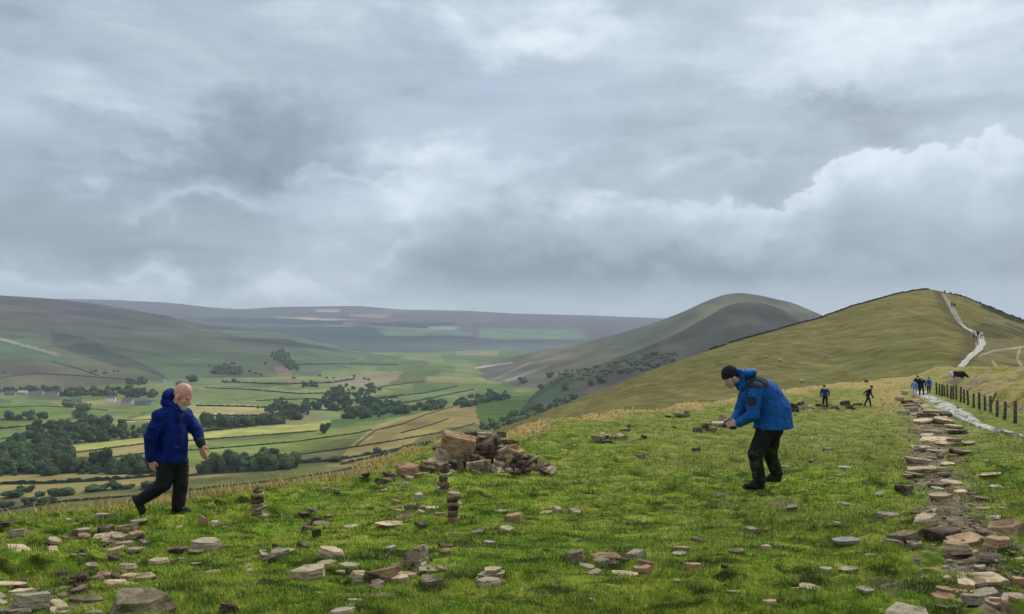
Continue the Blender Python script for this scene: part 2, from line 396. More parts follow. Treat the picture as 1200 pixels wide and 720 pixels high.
MLAND = m_land('moor_land', .006, .3, 6.0)
def paint_left(PX, PY, X, Y):
    a = PX + fbm(X * .002, Y * .002, 3, 8) * 14; b = PY + fbm(PX * .03, PY * .1, 3, 7) * 2.5
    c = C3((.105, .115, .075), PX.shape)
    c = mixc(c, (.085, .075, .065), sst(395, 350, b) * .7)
    c = mixc(c, (.12, .165, .085), sst(380, 430, b + (a - 200) * -.08))
    spur = (b > 425 - (a < 60) * 0 + np.maximum(a - 120, 0) * .12)
    c = np.where((spur & (a < 190))[..., None], np.array((.175, .18, .10)), c)
    tri = in_poly(a, b, [(-300, 380), (0, 397), (75, 418), (110, 424), (-300, 426)]); c = np.where(tri[..., None], np.array((.10, .16, .075)), c)
    ln = in_poly(a, PY + 0 * b, [(-300, 312), (0, 394.6), (72, 416), (70, 418), (0, 397.4), (-300, 314)]); c = np.where(ln[..., None], np.array((.34, .33, .26)), c)
    g = in_poly(a, b, [(140, 420), (180, 418), (300, 425), (330, 440), (160, 446)]); c = np.where(g[..., None], np.array((.14, .20, .09)), c)
    g = in_poly(a, b, [(320, 430), (360, 430), (400, 441), (330, 440)]); c = np.where(g[..., None], np.array((.24, .20, .13)), c)
    g = in_poly(a, b, [(250, 386), (330, 389), (420, 409), (520, 432), (560, 440), (350, 440), (320, 410)]); c = np.where(g[..., None], np.array((.125, .185, .085)), c)
    g = in_poly(a, b, [(240, 396), (330, 398), (420, 414), (300, 405)]); c = np.where(g[..., None], np.array((.07, .085, .06)), c)
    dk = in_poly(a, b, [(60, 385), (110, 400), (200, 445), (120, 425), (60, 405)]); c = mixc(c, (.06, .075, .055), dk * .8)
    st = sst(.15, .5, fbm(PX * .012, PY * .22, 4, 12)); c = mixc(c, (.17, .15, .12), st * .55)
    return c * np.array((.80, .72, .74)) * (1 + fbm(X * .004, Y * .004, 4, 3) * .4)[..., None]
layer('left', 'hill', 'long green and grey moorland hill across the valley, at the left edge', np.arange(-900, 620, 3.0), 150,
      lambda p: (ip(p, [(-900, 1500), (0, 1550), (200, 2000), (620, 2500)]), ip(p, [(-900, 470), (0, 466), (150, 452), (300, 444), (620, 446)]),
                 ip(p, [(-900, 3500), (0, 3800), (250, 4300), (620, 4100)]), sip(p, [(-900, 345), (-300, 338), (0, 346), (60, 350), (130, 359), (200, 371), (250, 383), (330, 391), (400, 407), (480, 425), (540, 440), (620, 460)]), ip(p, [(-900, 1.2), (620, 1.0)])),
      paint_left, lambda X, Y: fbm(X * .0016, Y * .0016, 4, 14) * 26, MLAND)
def paint_mid(PX, PY, X, Y):
    c = C3((.075, .085, .065), PX.shape)
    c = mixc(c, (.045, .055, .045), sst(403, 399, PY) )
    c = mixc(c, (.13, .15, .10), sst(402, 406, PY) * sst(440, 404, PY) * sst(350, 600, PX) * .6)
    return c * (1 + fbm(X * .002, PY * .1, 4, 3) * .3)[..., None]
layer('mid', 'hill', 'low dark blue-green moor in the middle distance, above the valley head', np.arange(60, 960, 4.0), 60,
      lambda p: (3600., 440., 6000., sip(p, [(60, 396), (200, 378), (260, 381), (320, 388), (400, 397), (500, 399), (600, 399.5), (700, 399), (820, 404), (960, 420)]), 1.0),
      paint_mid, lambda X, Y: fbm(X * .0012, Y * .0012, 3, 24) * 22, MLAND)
def paint_far(PX, PY, X, Y):
    b = PY + fbm(PX * .015, PY * .2, 3, 7) * 2.0
    c = C3((.10, .085, .078), PX.shape)
    c = mixc(c, (.155, .125, .105), sst(.0, .4, fbm(PX * .02, PY * .25, 3, 19)) * sst(600, 500, PX) * sst(290, 340, PX))
    for poly, cc in (([(180, 374), (260, 372), (400, 376), (400, 382), (260, 378)], (.045, .06, .055)),
                     ([(320, 372), (420, 374), (360, 376)], (.30, .28, .20)), ([(300, 384), (430, 383), (560, 398), (300, 398)], (.05, .065, .055)),
                     ([(440, 386), (530, 384), (560, 394), (450, 394)], (.12, .145, .10)), ([(420, 379), (470, 377), (545, 379), (500, 384), (440, 382)], (.018, .03, .03)),
                     ([(500, 382), (540, 383), (530, 386), (505, 385)], (.2, .24, .15)), ([(560, 384), (680, 386), (690, 398), (560, 396)], (.125, .155, .10)),
                     ([(370, 362), (400, 362), (395, 365), (372, 365)], (.3, .27, .22)), ([(410, 368), (460, 369), (450, 373), (410, 371)], (.2, .16, .14))):
        c = np.where(in_poly(PX, b, poly)[..., None], np.array(cc), c)
    c = np.clip((c - .1) * 1.5 + .085, .01, .6)
    return c * (1 + fbm(PX * .04, PY * .3, 4, 3) * .35)[..., None]
layer('far', 'hill', 'farthest flat-topped moor along the skyline', np.arange(-200, 1400, 4.0), 90,
      lambda p: (6200., 403., 9500., sip(p, [(-200, 352), (80, 350.5), (130, 351.5), (200, 355), (250, 361), (285, 363), (320, 360), (420, 358.5), (470, 363), (540, 364), (600, 367.5), (700, 370), (770, 373), (900, 378), (1100, 380), (1400, 384)], 25), .9),
      paint_far, lambda X, Y: fbm(X * .0009, Y * .0009, 3, 34) * 26, MLAND, back=.12)

def paint_m1(PX, PY, X, Y):
    c = C3((.155, .138, .095), PX.shape)
    c = mixc(c, (.105, .115, .07), sst(0, .4, fbm(PX * .012, PY * .03, 3, 7)))
    c = mixc(c, (.21, .19, .12), sst(.05, .4, fbm((PX + PY * 2) * .012, PY * .10, 3, 17)) * .6)
    for poly, cc in (([(590, 446), (640, 428), (642, 430), (595, 448)], (.24, .23, .18)), ([(560, 452), (625, 422), (626, 424), (563, 453.4)], (.22, .21, .16)),
                     ([(520, 436), (560, 430), (600, 424), (600, 426), (520, 438)], (.36, .34, .25)), ([(660, 458), (690, 448), (700, 440), (800, 410), (800, 440), (640, 480)], (.075, .125, .045))):
        c = np.where(in_poly(PX, PY, poly)[..., None], np.array(cc), c)
    return c * .82 * (1 + fbm(X * .01, Y * .01, 4, 3) * .4)[..., None]
layer('m1', 'hill', 'grey-green hill with a rounded summit behind the nearer grassy hill', np.arange(440, 1500, 3.0), 130,
      lambda p: (ip(p, [(440, 1900), (600, 1300), (800, 1200), (1500, 1200)]), ip(p, [(440, 456), (520, 468), (600, 486), (700, 480), (1500, 470)]),
                 ip(p, [(440, 3000), (600, 2800), (865, 2200), (1500, 2200)]), sip(p, [(440, 452), (500, 441), (560, 428), (620, 414), (680, 403), (720, 393), (760, 381), (800, 366), (830, 352), (850, 345), (868, 343), (890, 346), (930, 355), (960, 368), (1000, 385), (1100, 400), (1500, 420)], 12), ip(p, [(440, 1.0), (700, 1.25), (865, 1.5), (1500, 1.3)])),
      paint_m1, lambda X, Y: fbm(X * .004, Y * .004, 4, 44) * 12, MLAND)
def paint_m2(PX, PY, X, Y):
    c = C3((.085, .08, .062), PX.shape)
    c = mixc(c, (.12, .105, .075), sst(0, .35, fbm((PX + PY * 2.2) * .02, (PY * 1.6 - PX) * .035, 3, 17)) * .8)
    c = mixc(c, (.075, .12, .05), sst(700, 640, PX) * .6)
    return c * .78 * (1 + fbm(X * .012, Y * .012, 4, 3) * .35)[..., None]  # whole flank coloured darker to stand for the shade in the hollow
layer('m2', 'hill', 'shade-darkened scree-streaked hollow on the flank of the rounded summit', np.arange(590, 1300, 3.0), 80,
      lambda p: (950., sip(p, [(590, 500), (700, 480), (1300, 460)]),
                 ip(p, [(590, 1350), (865, 1750), (1300, 1700)]), sip(p, [(590, 501), (606, 484), (625, 462), (645, 446), (700, 428), (750, 410), (790, 393), (830, 371), (850, 359), (870, 354), (890, 354.5), (915, 362), (940, 375), (980, 395), (1300, 430)], 12), 1.25),
      paint_m2, lambda X, Y: fbm(X * .008, Y * .008, 4, 54) * 7, MLAND)

NC_ = [(480, 170, 545), (560, 190, 512), (600, 205, 497), (650, 225, 478), (700, 245, 459), (740, 262, 443), (800, 288, 421), (860, 315, 401), (900, 335, 389.5), (960, 365, 373), (1000, 385, 359), (1050, 405, 345),
       (1075, 414, 340.5), (1090, 420, 339), (1104, 424, 341.5), (1130, 425, 348), (1150, 425, 356), (1175, 420, 366), (1200, 415, 376), (1300, 390, 405), (1500, 340, 440), (1800, 300, 470)]
def paint_n(PX, PY, X, Y):
    c = C3((.155, .135, .062), PX.shape)
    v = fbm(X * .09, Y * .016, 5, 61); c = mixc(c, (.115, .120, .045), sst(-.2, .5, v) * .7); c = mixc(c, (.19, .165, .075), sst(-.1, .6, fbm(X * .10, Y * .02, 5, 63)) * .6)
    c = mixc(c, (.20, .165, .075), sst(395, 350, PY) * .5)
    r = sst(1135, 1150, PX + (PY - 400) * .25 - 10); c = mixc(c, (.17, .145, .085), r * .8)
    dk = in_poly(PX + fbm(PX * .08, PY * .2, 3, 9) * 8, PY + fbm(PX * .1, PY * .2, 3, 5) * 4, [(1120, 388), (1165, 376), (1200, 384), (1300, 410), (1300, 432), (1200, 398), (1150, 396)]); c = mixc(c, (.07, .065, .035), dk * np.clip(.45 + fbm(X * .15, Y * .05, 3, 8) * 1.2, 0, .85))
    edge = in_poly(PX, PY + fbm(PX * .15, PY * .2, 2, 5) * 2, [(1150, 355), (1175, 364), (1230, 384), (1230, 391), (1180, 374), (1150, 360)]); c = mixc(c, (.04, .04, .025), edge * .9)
    trk = [(1095, 340, 5), (1104, 360, 9), (1120, 380, 9), (1132, 390, 10), (1136, 410, 14), (1122, 432, 14), (1118, 445, 12)]
    tx = np.interp(PY, [a[1] for a in trk], [a[0] for a in trk]); w_ = np.interp(PY, [a[1] for a in trk], [a[2] for a in trk])
    d = np.clip(1.3 - np.abs(PX - tx - 3 + fbm(X * .2, Y * .1, 2, 4) * 5) / w_, 0, 1); c = mixc(c, (.105, .085, .052), d * .8)
    lo = sst(448, 430, PY) * 0; b2 = 0 * in_poly(PX, PY, [(1000, 430), (1100, 428), (1118, 436), (1100, 446), (1000, 446)]); c = mixc(c, (.075, .07, .03), b2 * .8)
    pth = [[(1148, 417), (1165, 411), (1190, 408), (1200, 406)], [(1163, 423), (1170, 433), (1171, 440)], [(1195, 409), (1192, 420), (1198, 431), (1180, 435)], [(1144, 402), (1146, 414)]]
    for L in pth:
        for (x1, y1), (x2, y2) in zip(L[:-1], L[1:]):
            t_ = np.clip(((PX - x1) * (x2 - x1) + (PY - y1) * (y2 - y1)) / ((x2 - x1) ** 2 + (y2 - y1) ** 2), 0, 1)
            dd = np.hypot(PX - x1 - t_ * (x2 - x1), PY - y1 - t_ * (y2 - y1)); c = mixc(c, (.42, .37, .26), np.clip(1.5 - dd, 0, 1) * .6)
    return c * np.array((.98, .98, .85)) * (1 + fbm(X * .12, Y * .05, 4, 3) * .24 + fbm(X * .6, Y * .10, 3, 13) * .25)[..., None]
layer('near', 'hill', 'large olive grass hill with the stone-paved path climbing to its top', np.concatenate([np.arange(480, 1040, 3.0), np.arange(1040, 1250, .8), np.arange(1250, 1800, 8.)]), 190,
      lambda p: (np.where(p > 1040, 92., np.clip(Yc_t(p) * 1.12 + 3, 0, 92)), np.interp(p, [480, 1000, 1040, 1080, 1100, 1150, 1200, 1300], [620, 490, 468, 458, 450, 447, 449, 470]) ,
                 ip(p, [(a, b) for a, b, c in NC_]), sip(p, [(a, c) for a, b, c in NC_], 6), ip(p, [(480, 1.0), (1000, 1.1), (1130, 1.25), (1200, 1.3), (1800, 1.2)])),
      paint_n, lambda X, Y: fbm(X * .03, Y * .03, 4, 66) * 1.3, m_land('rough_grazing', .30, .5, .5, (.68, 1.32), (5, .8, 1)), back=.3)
def fhit(keys, px, py):
    best = None
    for k in keys:
        p = hit(BV[k], px, py)
        if p is not None and (best is None or p.length < best.length): best = p
    return best
ALL = ['valley', 'left', 'mid', 'far', 'm1', 'm2', 'near']
# ------------------------------------------------------------------ paths (strips laid on the slope)
def strip(name, label, left, right, n, caster, lift, mat, thick=.06):
    def rs(L):
        p = np.array(L, float); d = np.r_[0, np.cumsum(np.hypot(*np.diff(p, axis=0).T))]; s = np.linspace(0, d[-1], n)
        return np.interp(s, d, p[:, 0]), np.interp(s, d, p[:, 1])
    lx, ly = rs(left); rx, ry = rs(right); V = []; m = 6
    rng = random.Random(4)
    for i in range(n):
        wd = rx[i] - lx[i]; lx[i] += wd * .16 * float(fbm(i * .45, 3., 2, 5)); rx[i] += wd * .16 * float(fbm(i * .45, 9., 2, 6))
        for j in range(m):
            f = j / (m - 1); q = caster(lx[i] * (1 - f) + rx[i] * f, ly[i] * (1 - f) + ry[i] * f)
            V.append((q.x, q.y, q.z + lift + rng.uniform(-.01, .01)))
    V = np.array(V); fc = grid_faces(n, m); top = len(V)
    V = np.vstack([V, V - np.array((0, 0, thick + lift))]); side = []
    for i in range(n - 1):
        for a in (i * m, i * m + m - 1): side.append((a, a + m, a + m + top, a + top))
    me = np_mesh(name, V, np.vstack([fc, np.array(side)]), smooth=True)
    return tag(link(name, me, mat), label, 'path', kind='structure')
mp, t = material('pale_paving', .85, .3)
vo = t.new('ShaderNodeTexVoronoi', feature='DISTANCE_TO_EDGE'); t.l.new(t.mapping(t.obj, (1.1, .5, 1)), vo.inputs['Vector']); vo.inputs['Scale'].default_value = 1.3
n = t.noise(t.obj, 2.5, 5, .7); c = t.ramp(n, [(.3, (.30, .265, .215)), (.5, (.41, .375, .32)), (.7, (.52, .485, .42))])
c = t.mix(t.mr(vo.outputs[0], .0, .07, 1, 0), c, (.07, .06, .04)); t.l.new(c, t.b.inputs['Base Color']); bump(t, n, .5, .03)
strip('path', 'pale stone-paved path curving past the fence', [(1071, 460), (1073, 464), (1088, 472), (1101, 481), (1119, 490), (1146, 501.6), (1164, 505.5), (1188, 510.4), (1203, 513.8), (1260, 528)],
      [(1090, 459.5), (1089, 462.5), (1114, 472.5), (1137, 485.5), (1150, 496.5), (1166, 502), (1188, 508.9), (1203, 512), (1262, 526)][:], 90, lambda a, b: ghit(a, b), .05, mp)
strip('path', 'pale paved path climbing the big hill', [(1122, 441), (1123, 430), (1131, 420), (1141, 411), (1147, 404), (1146, 396), (1141, 391), (1130, 385), (1124, 380)],
      [(1130, 441), (1131, 430), (1140, 420), (1151, 411), (1156, 404), (1153, 396), (1149, 391), (1134, 385), (1127, 379)], 60, lambda a, b: hit(BV['near'], a, b) or ghit(a, b), .12, mp)
strip('path', 'worn gravel track near the summit of the big hill', [(1124, 381), (1116, 370), (1110, 358), (1103, 344)], [(1129, 380), (1124, 370), (1117, 358), (1107, 345)], 50,
      lambda a, b: hit(BV['near'], a, b), .12, m_plain('worn_gravel', (.19, .165, .12), .95, .4, .8, .5, .05))

# ------------------------------------------------------------------ stones
def rock_mesh(seed, kind, rough=1.0, det=1):
    """unit rock: footprint about 1 x 1, height about 1, base at z = 0"""
    rng = random.Random(seed); bm = bmesh.new(); n = rng.choice((5, 6, 7, 8)) if kind == 'slab' else rng.choice((4, 5, 5, 6))
    tw_ = [rng.uniform(-.3, .3) for _ in range(n)]
    base = [(2 * math.pi * (i + tw_[i] * .8) / n, rng.uniform(.38, .56)) for i in range(n)]
    levels = ((0, .86), (.55, .98), (1, rng.uniform(.93, 1.02))) if kind == 'slab' else ((0, 1.0), (.5, 1.0), (1, rng.uniform(.78, 1.0)))
    if kind == 'cuboid': base = [(a, .60 * rng.uniform(.93, 1.05)) for a in (.70, 2.44, 3.84, 5.58)]; n = 4; levels = ((0, .95), (.5, 1.0), (1, .98))
    tx, ty = (rng.uniform(-.15, .15), rng.uniform(-.15, .15)) if kind != 'block' else (rng.uniform(-.28, .28), rng.uniform(-.15, .30))
    for (z, s) in levels:
        for (a, r) in base:
            r2 = r * s * rng.uniform(.9, 1.08); x, y = math.cos(a) * r2, math.sin(a) * r2
            bm.verts.new((x, y, z * (1 + x * tx * 2 + y * ty * 2) if z > .4 else z))
    r = bmesh.ops.convex_hull(bm, input=bm.verts[:])
    bad = [g for g in r['geom_interior'] + r['geom_unused'] if isinstance(g, bmesh.types.BMVert)]
    bmesh.ops.delete(bm, geom=list({v for v in bad if v.is_valid}), context='VERTS')
    bmesh.ops.dissolve_limit(bm, angle_limit=R(7), verts=bm.verts[:], edges=bm.edges[:])
    bmesh.ops.bevel(bm, geom=bm.edges[:], offset=.016, segments=1, affect='EDGES', clamp_overlap=True)
    bmesh.ops.triangulate(bm, faces=bm.faces[:])
    for _ in range(2 if det == 1 else 3):
        bmesh.ops.subdivide_edges(bm, edges=[e for e in bm.edges if e.calc_length() > (.10 if det == 1 else .06)], cuts=1, use_grid_fill=False)
        bmesh.ops.triangulate(bm, faces=bm.faces[:])
    bm.normal_update()
    co = np.array([v.co for v in bm.verts]); no = np.array([v.normal for v in bm.verts]); s = seed * 13.7
    d = fbm(co[:, 0] * 5 + s + co[:, 2] * 2, co[:, 1] * 5 + co[:, 2] * 4, 4, 5, .6) * .030 * rough + (vn(co[:, 2] * 7 + s, co[:, 0] * 1.2, 7) - .5) * .022 * rough
    co = co + no * d[:, None] * np.array((1, 1, 1.0 if kind == 'block' else 1.8))
    for v, p in zip(bm.verts, co): v.co = p
    me = bm_mesh('rock', bm); return me
POOL = {k: [rock_mesh(100 * (k == 'slab') + i, k) for i in range(16)] for k in ('slab', 'block')}
_ri = random.Random(77); NST = {'n': 0}
_mc = {}
def rmesh(kind, tint):
    i = _ri.randrange(16); key = (kind, i, tint)
    if key not in _mc:
        me = POOL[kind][i].copy(); me.materials.clear(); me.materials.append(ST[tint]); _mc[key] = me
    return _mc[key]
def stone(loc, w, d, h, kind, tint, label, group=None, rz=None, tilt=(0, 0), name=None, mesh=None, cat='stone'):
    me = mesh or rmesh(kind, tint)
    name = name or {'slab': 'flat_stone', 'block': 'stone'}[kind]
    o = bpy.data.objects.new(name, me); col.objects.link(o); o.location = loc
    a = _ri.uniform(-.5, .5) if rz is None else rz
    if rz is None and _ri.random() < .5: a += math.pi
    o.rotation_euler = (tilt[0], tilt[1], a); o.scale = (w, d, h)
    tag(o, label, cat, group, 'thing'); return o
# px, base py, width px, height px, kind, tint, label, group   (S slab, B block)
def zone(px, py):
    if px > 1020: return 'track'
    if py < 535: return 'edge' if px < 900 else 'back'
    if px < 300: return 'left' if py < 640 else 'leftlow'
    if px < 640: return 'mid' if py < 640 else 'midlow'
    return 'right' if py < 640 else 'rightlow'
GEN = {
 'track': 'weathered flagstone set into the bare soil track at right',
 'edge': 'grey stone lying on the far grass right of the big rock heap',
 'back': 'small rock scattered around the two distant standing walkers',
 'left': 'small stone lying in the turf below the walking bald man',
 'leftlow': 'small stone in the grass of the bottom left corner',
 'mid': 'small stone in the grass between the stacked cairns',
 'midlow': 'small stone in the bright grass low in the middle, below the stacked cairns',
 'right': 'small stone in the turf near the bending man\'s feet',
 'rightlow': 'small stone in the grass below the bending man'}
SHAPE = {'slab': 'flat', 'block': 'blocky'}
TWORD = {'grey': 'grey', 'buff': 'pale buff', 'dark': 'dark', 'rust': 'rusty brown', 'moss': 'mossy', 'slate': 'bluish'}
def gen(px, py, kind, tint, small=False):
    zn = zone(px, py)
    ph = {'track': 'in the far stretch of the soil track by the paved path' if py < 505 else 'halfway along the bare soil track' if py < 600 else 'in the nearest stretch of the bare soil track',
          'edge': 'on the far grass right of the big rock heap', 'back': 'around the two distant standing walkers', 'left': 'in the turf below the walking bald man',
          'leftlow': 'in the grass of the bottom left corner', 'mid': 'in the grass around the stacked cairns', 'midlow': 'in the bright grass below the stacked cairns',
          'right': 'in the turf near the bending man\'s feet', 'rightlow': 'in the grass below the bending man'}[zn]
    lab = ('tiny ' if small else '') + TWORD[tint] + ' ' + SHAPE[kind] + ' stone ' + ph
    return lab, 'stones ' + ph
TINT = {'g': 'grey', 'b': 'buff', 'd': 'dark', 'r': 'rust', 'm': 'moss', 's': 'slate'}
SL = """162 724 76 44 B m large mossy boulder with a pale ridge at the bottom edge, left
38 718 50 30 B g split grey boulder in the bottom left corner
12 693 36 6 S b long thin buff slab at the left edge above the split boulder
16 724 42 14 B m low mossy rock at the very bottom left corner
70 721 34 6 S b flat buff stone between the two bottom left boulders
110 723 26 10 B g small grey block leaning on the large mossy boulder
100 709 38 7 S m
135 687 28 10 S b cracked buff slab just above the large mossy boulder
131 678 16 5 S g
167 683 34 6 S b thin pale slab resting behind the large mossy boulder
70 679 26 14 B d dark brown block alone in grass at lower left
72 693 24 7 B m
109 669 18 3 S g
148 671 27 13 B b blocky stone with an orange end face left of centre bottom
91 654 20 6 S g
21 650 32 9 S b pale tilted slab near the left edge
22 630 24 10 B g
6 635 14 5 S g
8 619 14 7 B d
121 609 18 8 B g
124 625 18 10 B d
150 626 26 12 B m
162 617 22 6 S m
97 632 22 7 S g
126 631 33 5 S b long pale flat stone below the walking man
145 642 18 7 S g
156 636 16 4 S g
125 648 18 5 S g
161 652 22 6 S g
186 664 28 10 B b smooth pale buff stone left of the tilted pyramid stone
206 653 30 8 S d dark thin slab beside the tilted pyramid stone
229 651 22 5 S m
243 648 34 17 B g grey pyramid-shaped stone tilted in the grass
239 618 11 14 B r upright rusty stone right of the walking man
251 618 12 7 B b
210 622 14 7 B b
264 620 7 3 S b
248 674 24 8 B b
292 672 11 3 S b
233 692 7 5 B d
268 721 32 18 B d dark brown rock cut by the bottom edge
290 690 12 4 S g
231 664 12 4 S m
80 615 9 4 S g
329 656 28 12 S g grey flat stone tilted up out of the grass, left of the pale blocks
308 649 9 4 S b
388 657 34 16 B b pale mossy-topped block tilted behind the large buff block
383 666 22 12 B b
362 683 42 22 B b large pale buff block low in the middle
409 668 25 8 S g
421 684 30 17 B b brown lumpy block left of the upright blotched slab
448 684 29 23 B r upright brown slab with dark blotches on its face
427 693 14 7 B d
441 693 22 9 S d
488 666 34 28 B g pointed grey block on top of the middle stone cluster
475 681 24 12 S b
497 669 10 12 B b
506 687 32 12 B m mossy slab at the foot of the middle stone cluster
518 671 16 8 B r small orange stone in the middle stone cluster
503 674 28 5 S b
574 690 34 14 B m lowest dark stone of the three-slab pile right of the middle cluster
459 619 34 6 S b long pale slab lying left of the front stacked cairn
411 621 20 7 S b
370 616 16 10 B d
372 630 11 11 B d dark upright stone left of centre
357 609 15 5 S d
387 608 8 4 S g
416 708 18 6 S g
400 724 31 10 B g dark grey rock cut by the bottom edge, left of centre
377 698 14 6 B r
397 701 7 3 S b
528 713 9 5 B g
399 674 13 3 S g
522 643 20 9 B d
521 652 16 8 S b
532 631 14 9 B g
520 626 7 5 B d
559 630 14 6 S g
573 640 18 6 S g
593 625 18 7 S b
602 613 26 12 B r square rusty block right of the stacked cairns
588 604 16 3 S b
450 578 14 7 B g
491 587 14 10 B g
483 600 20 7 S d
493 600 14 5 S b
506 598 18 4 S b
515 606 16 6 S b
451 568 30 7 B d dark flat rock at the left foot of the big heap
428 563 12 4 S d
481 562 22 3 S b
479 557 31 16 B r rounded brown block left of the big rock heap
458 560 24 3 S g
382 577 10 6 B g
395 579 8 4 S g
640 603 18 4 S b
652 601 12 8 B b
674 605 18 9 B g
675 662 28 18 B m mossy grey boulder left of the brown split slab, below the bending man
711 661 44 14 B r wide brown split slab low in the middle right
697 675 20 10 B b
733 677 32 6 S b flat pale slab beside a dark-faced block, lower right of centre
755 676 22 14 B r dark-faced block with a pale top, lower right of centre
797 647 22 8 S b
795 653 18 3 S g
812 672 27 15 B r rough reddish-brown rock alone in the grass, right of the dark-faced block
898 645 15 8 B b
879 625 16 9 B m
907 625 5 3 S b
990 643 34 9 S s bluish flat slab left of the soil track
950 692 28 8 S b
932 692 13 3 S b
968 672 15 6 S g
995 673 22 6 S g
903 712 15 4 S b
858 700 12 4 S b
928 597 16 4 S g
845 585 25 5 S d thin dark slab in the turf left of the bending man's boots
980 621 9 4 S b
863 650 22 3 S m
820 636 20 3 S d
987 592 24 3 S g
793 685 10 3 S r
702 520 18 7 S g
712 521 14 5 S d
726 517 12 8 B b
733 517 7 7 B g
732 507 16 4 S d
737 503 5 4 B d
748 505 7 2 S d
755 515 9 4 B d
749 537 15 7 B d
805 487 8 6 B d
800 490 24 4 S g
818 507 13 6 B d dark block, left of a matching pair beyond the bending man's hands
833 507 15 5 B d dark block, right of a matching pair beyond the bending man's hands
816 530 12 6 S d
843 500 20 5 S b
849 495 12 8 B g
838 497 12 5 S d
858 504 14 7 B g
865 498 12 6 B d
783 491 10 2 S d
789 502 8 3 S d
933 484 10 13 B d
943 481 12 6 B g
925 482 12 6 B d
938 477 9 6 B d
950 479 10 4 S b
968 481 12 4 S b
977 480 18 5 B d
960 478 9 4 S d
989 477 12 8 B d lumpy black rock between the two distant standing walkers
1006 477 10 6 B d
1000 479 9 3 S b
1015 449 6 3 S d
970 529 12 5 B d
984 560 14 4 S g
952 545 12 4 S d
920 550 12 3 S g
991 551 20 4 S g
1060 463 8 5 S b
1054 470 10 4 S b
1062 475 14 5 S d
1075 477 22 5 B r brown rock at the near left edge of the pale paved path
1059 486 16 5 S g
1070 482 14 4 S b
1087 492 26 9 B d broad dark slab in the soil track beside the paved path
1108 489 16 5 S d
1082 511 36 11 B b thick buff-topped slab with a black hollow under its front edge
1103 498 24 5 S b
1118 503 24 4 S b
1122 509 34 5 S g
1087 516 20 4 S b
1103 522 54 8 S b very wide pale flat slab across the upper soil track
1081 527 28 5 S b
1076 545 34 9 S g
1102 539 12 5 B d
1083 555 48 8 S b wide buff slab halfway down the soil track
1109 549 20 4 S b
1098 532 30 4 S g
1152 544 16 3 S g
1149 557 12 3 S b
1072 562 22 4 S g
1105 562 18 4 S g
1130 535 20 3 S g
1136 522 18 3 S b
1160 567 30 4 S b
1166 572 20 3 S g
1060 579 24 9 S d
1100 587 24 4 S b
1151 588 18 4 S g
1128 578 18 7 B d
1140 583 14 6 B d
1043 610 28 12 B g
1087 603 28 6 S b
1084 619 32 14 B b pale-topped square block at the left side of the soil track
1142 612 24 8 B m
1179 629 56 22 B r large flat orange-brown slab at the right edge
1061 639 38 12 B d dark mossy slab below the pale-topped square block
1107 638 50 16 B d long dark block under the tan slabs of the right-hand heap
1045 640 28 8 B g pale wedge-shaped stone at the left of the right-hand heap
1132 643 56 12 S r tan slab lying across the right-hand heap
1167 645 38 22 B r grey-brown block leaning at the back of the right-hand heap
1121 657 36 16 B b square-ended block at the front of the right-hand heap
1160 659 46 12 B d black-shadowed slab at the lower right of the right-hand heap
1193 660 24 8 B g
1148 693 72 13 S b broad pinkish grey slab in the soil track near the bottom right
1136 699 34 6 S b
1130 676 20 5 S b
1188 704 36 7 S g
1192 684 18 4 S g
1068 730 74 26 B g big dark-fronted rock cut by the bottom edge, right
1090 688 9 6 B d
1107 664 16 6 B b
1129 710 26 6 S m
1030 585 14 4 S g
1014 700 22 6 S g
1020 655 16 4 S g
1175 598 16 4 S g
1118 625 14 5 S b
1166 612 18 5 B g
1150 671 16 4 S g
1105 705 18 4 S b"""
for i, ln in enumerate(SL.strip().split('\n')):
    p = ln.split(' ', 6); px, py, w, h = map(float, p[:4]); kind = 'slab' if p[4] == 'S' else 'block'; tint = TINT[p[5]]
    lab = p[6] if len(p) > 6 else None
    q = ghit(px, min(py, 760) - .5); m = q.y / F; dep = max(.05, -q.z / q.y)
    W = w * m; Hh = h * m
    D = W * _ri.uniform(.55, .8)
    if kind == 'slab':
        T = max(Hh - D * dep * .8, Hh * .3, .02)
    else:
        D = min(D, Hh * 2.2); T = max(Hh * .86 - D * dep * .5, Hh * .5)
    q = ghit(px, min(py, 760) - .5); cy = q.y + D * .42; cx = q.x * cy / q.y
    z = min(gz(cx, cy), q.z + .02) - T * .16 - .01
    if kind == 'slab' or w > 26:
        zs = [gz(cx + a * W, cy + b * D) for a, b in ((0, 0), (.35, 0), (-.35, 0), (0, .35), (0, -.35), (.25, .25), (-.25, -.25))]; z = max(z, sum(zs) / 7 * .5 + max(zs) * .5 - T * .30)
    g = None
    if lab is None: lab, g = gen(px, py, kind, tint)
    big = w * (1 if py > 600 else 1) > 24
    mesh = None
    if big:
        mesh = rock_mesh(1000 + i, kind, 1.15, 2); mesh.materials.append(ST[tint])
    tl = (_ri.uniform(-.10, .05), _ri.uniform(-.12, .12)) if kind == 'slab' else (_ri.uniform(-.15, .1), _ri.uniform(-.15, .15))
    stone((cx, cy, z), W * 1.10, D * 1.08, T * 1.15, kind, tint, lab, g, None, tl, mesh=mesh)
# top slabs of the three-slab pile
for (px, py, w, h, lab) in ((575, 677, 37, 6, 'middle grey slab of the three-slab pile right of the middle cluster'), (577, 670, 28, 4, 'topmost pale slab of the three-slab pile right of the middle cluster')):
    q0 = ghit(574, 689); Y = q0.y + .18; x, y, z = P(px, py, Y); m = Y / F
    stone((x, y, z), w * m, w * m * .7, h * m, 'slab', 'grey' if py > 672 else 'buff', lab, None, .2, (.05, -.06))

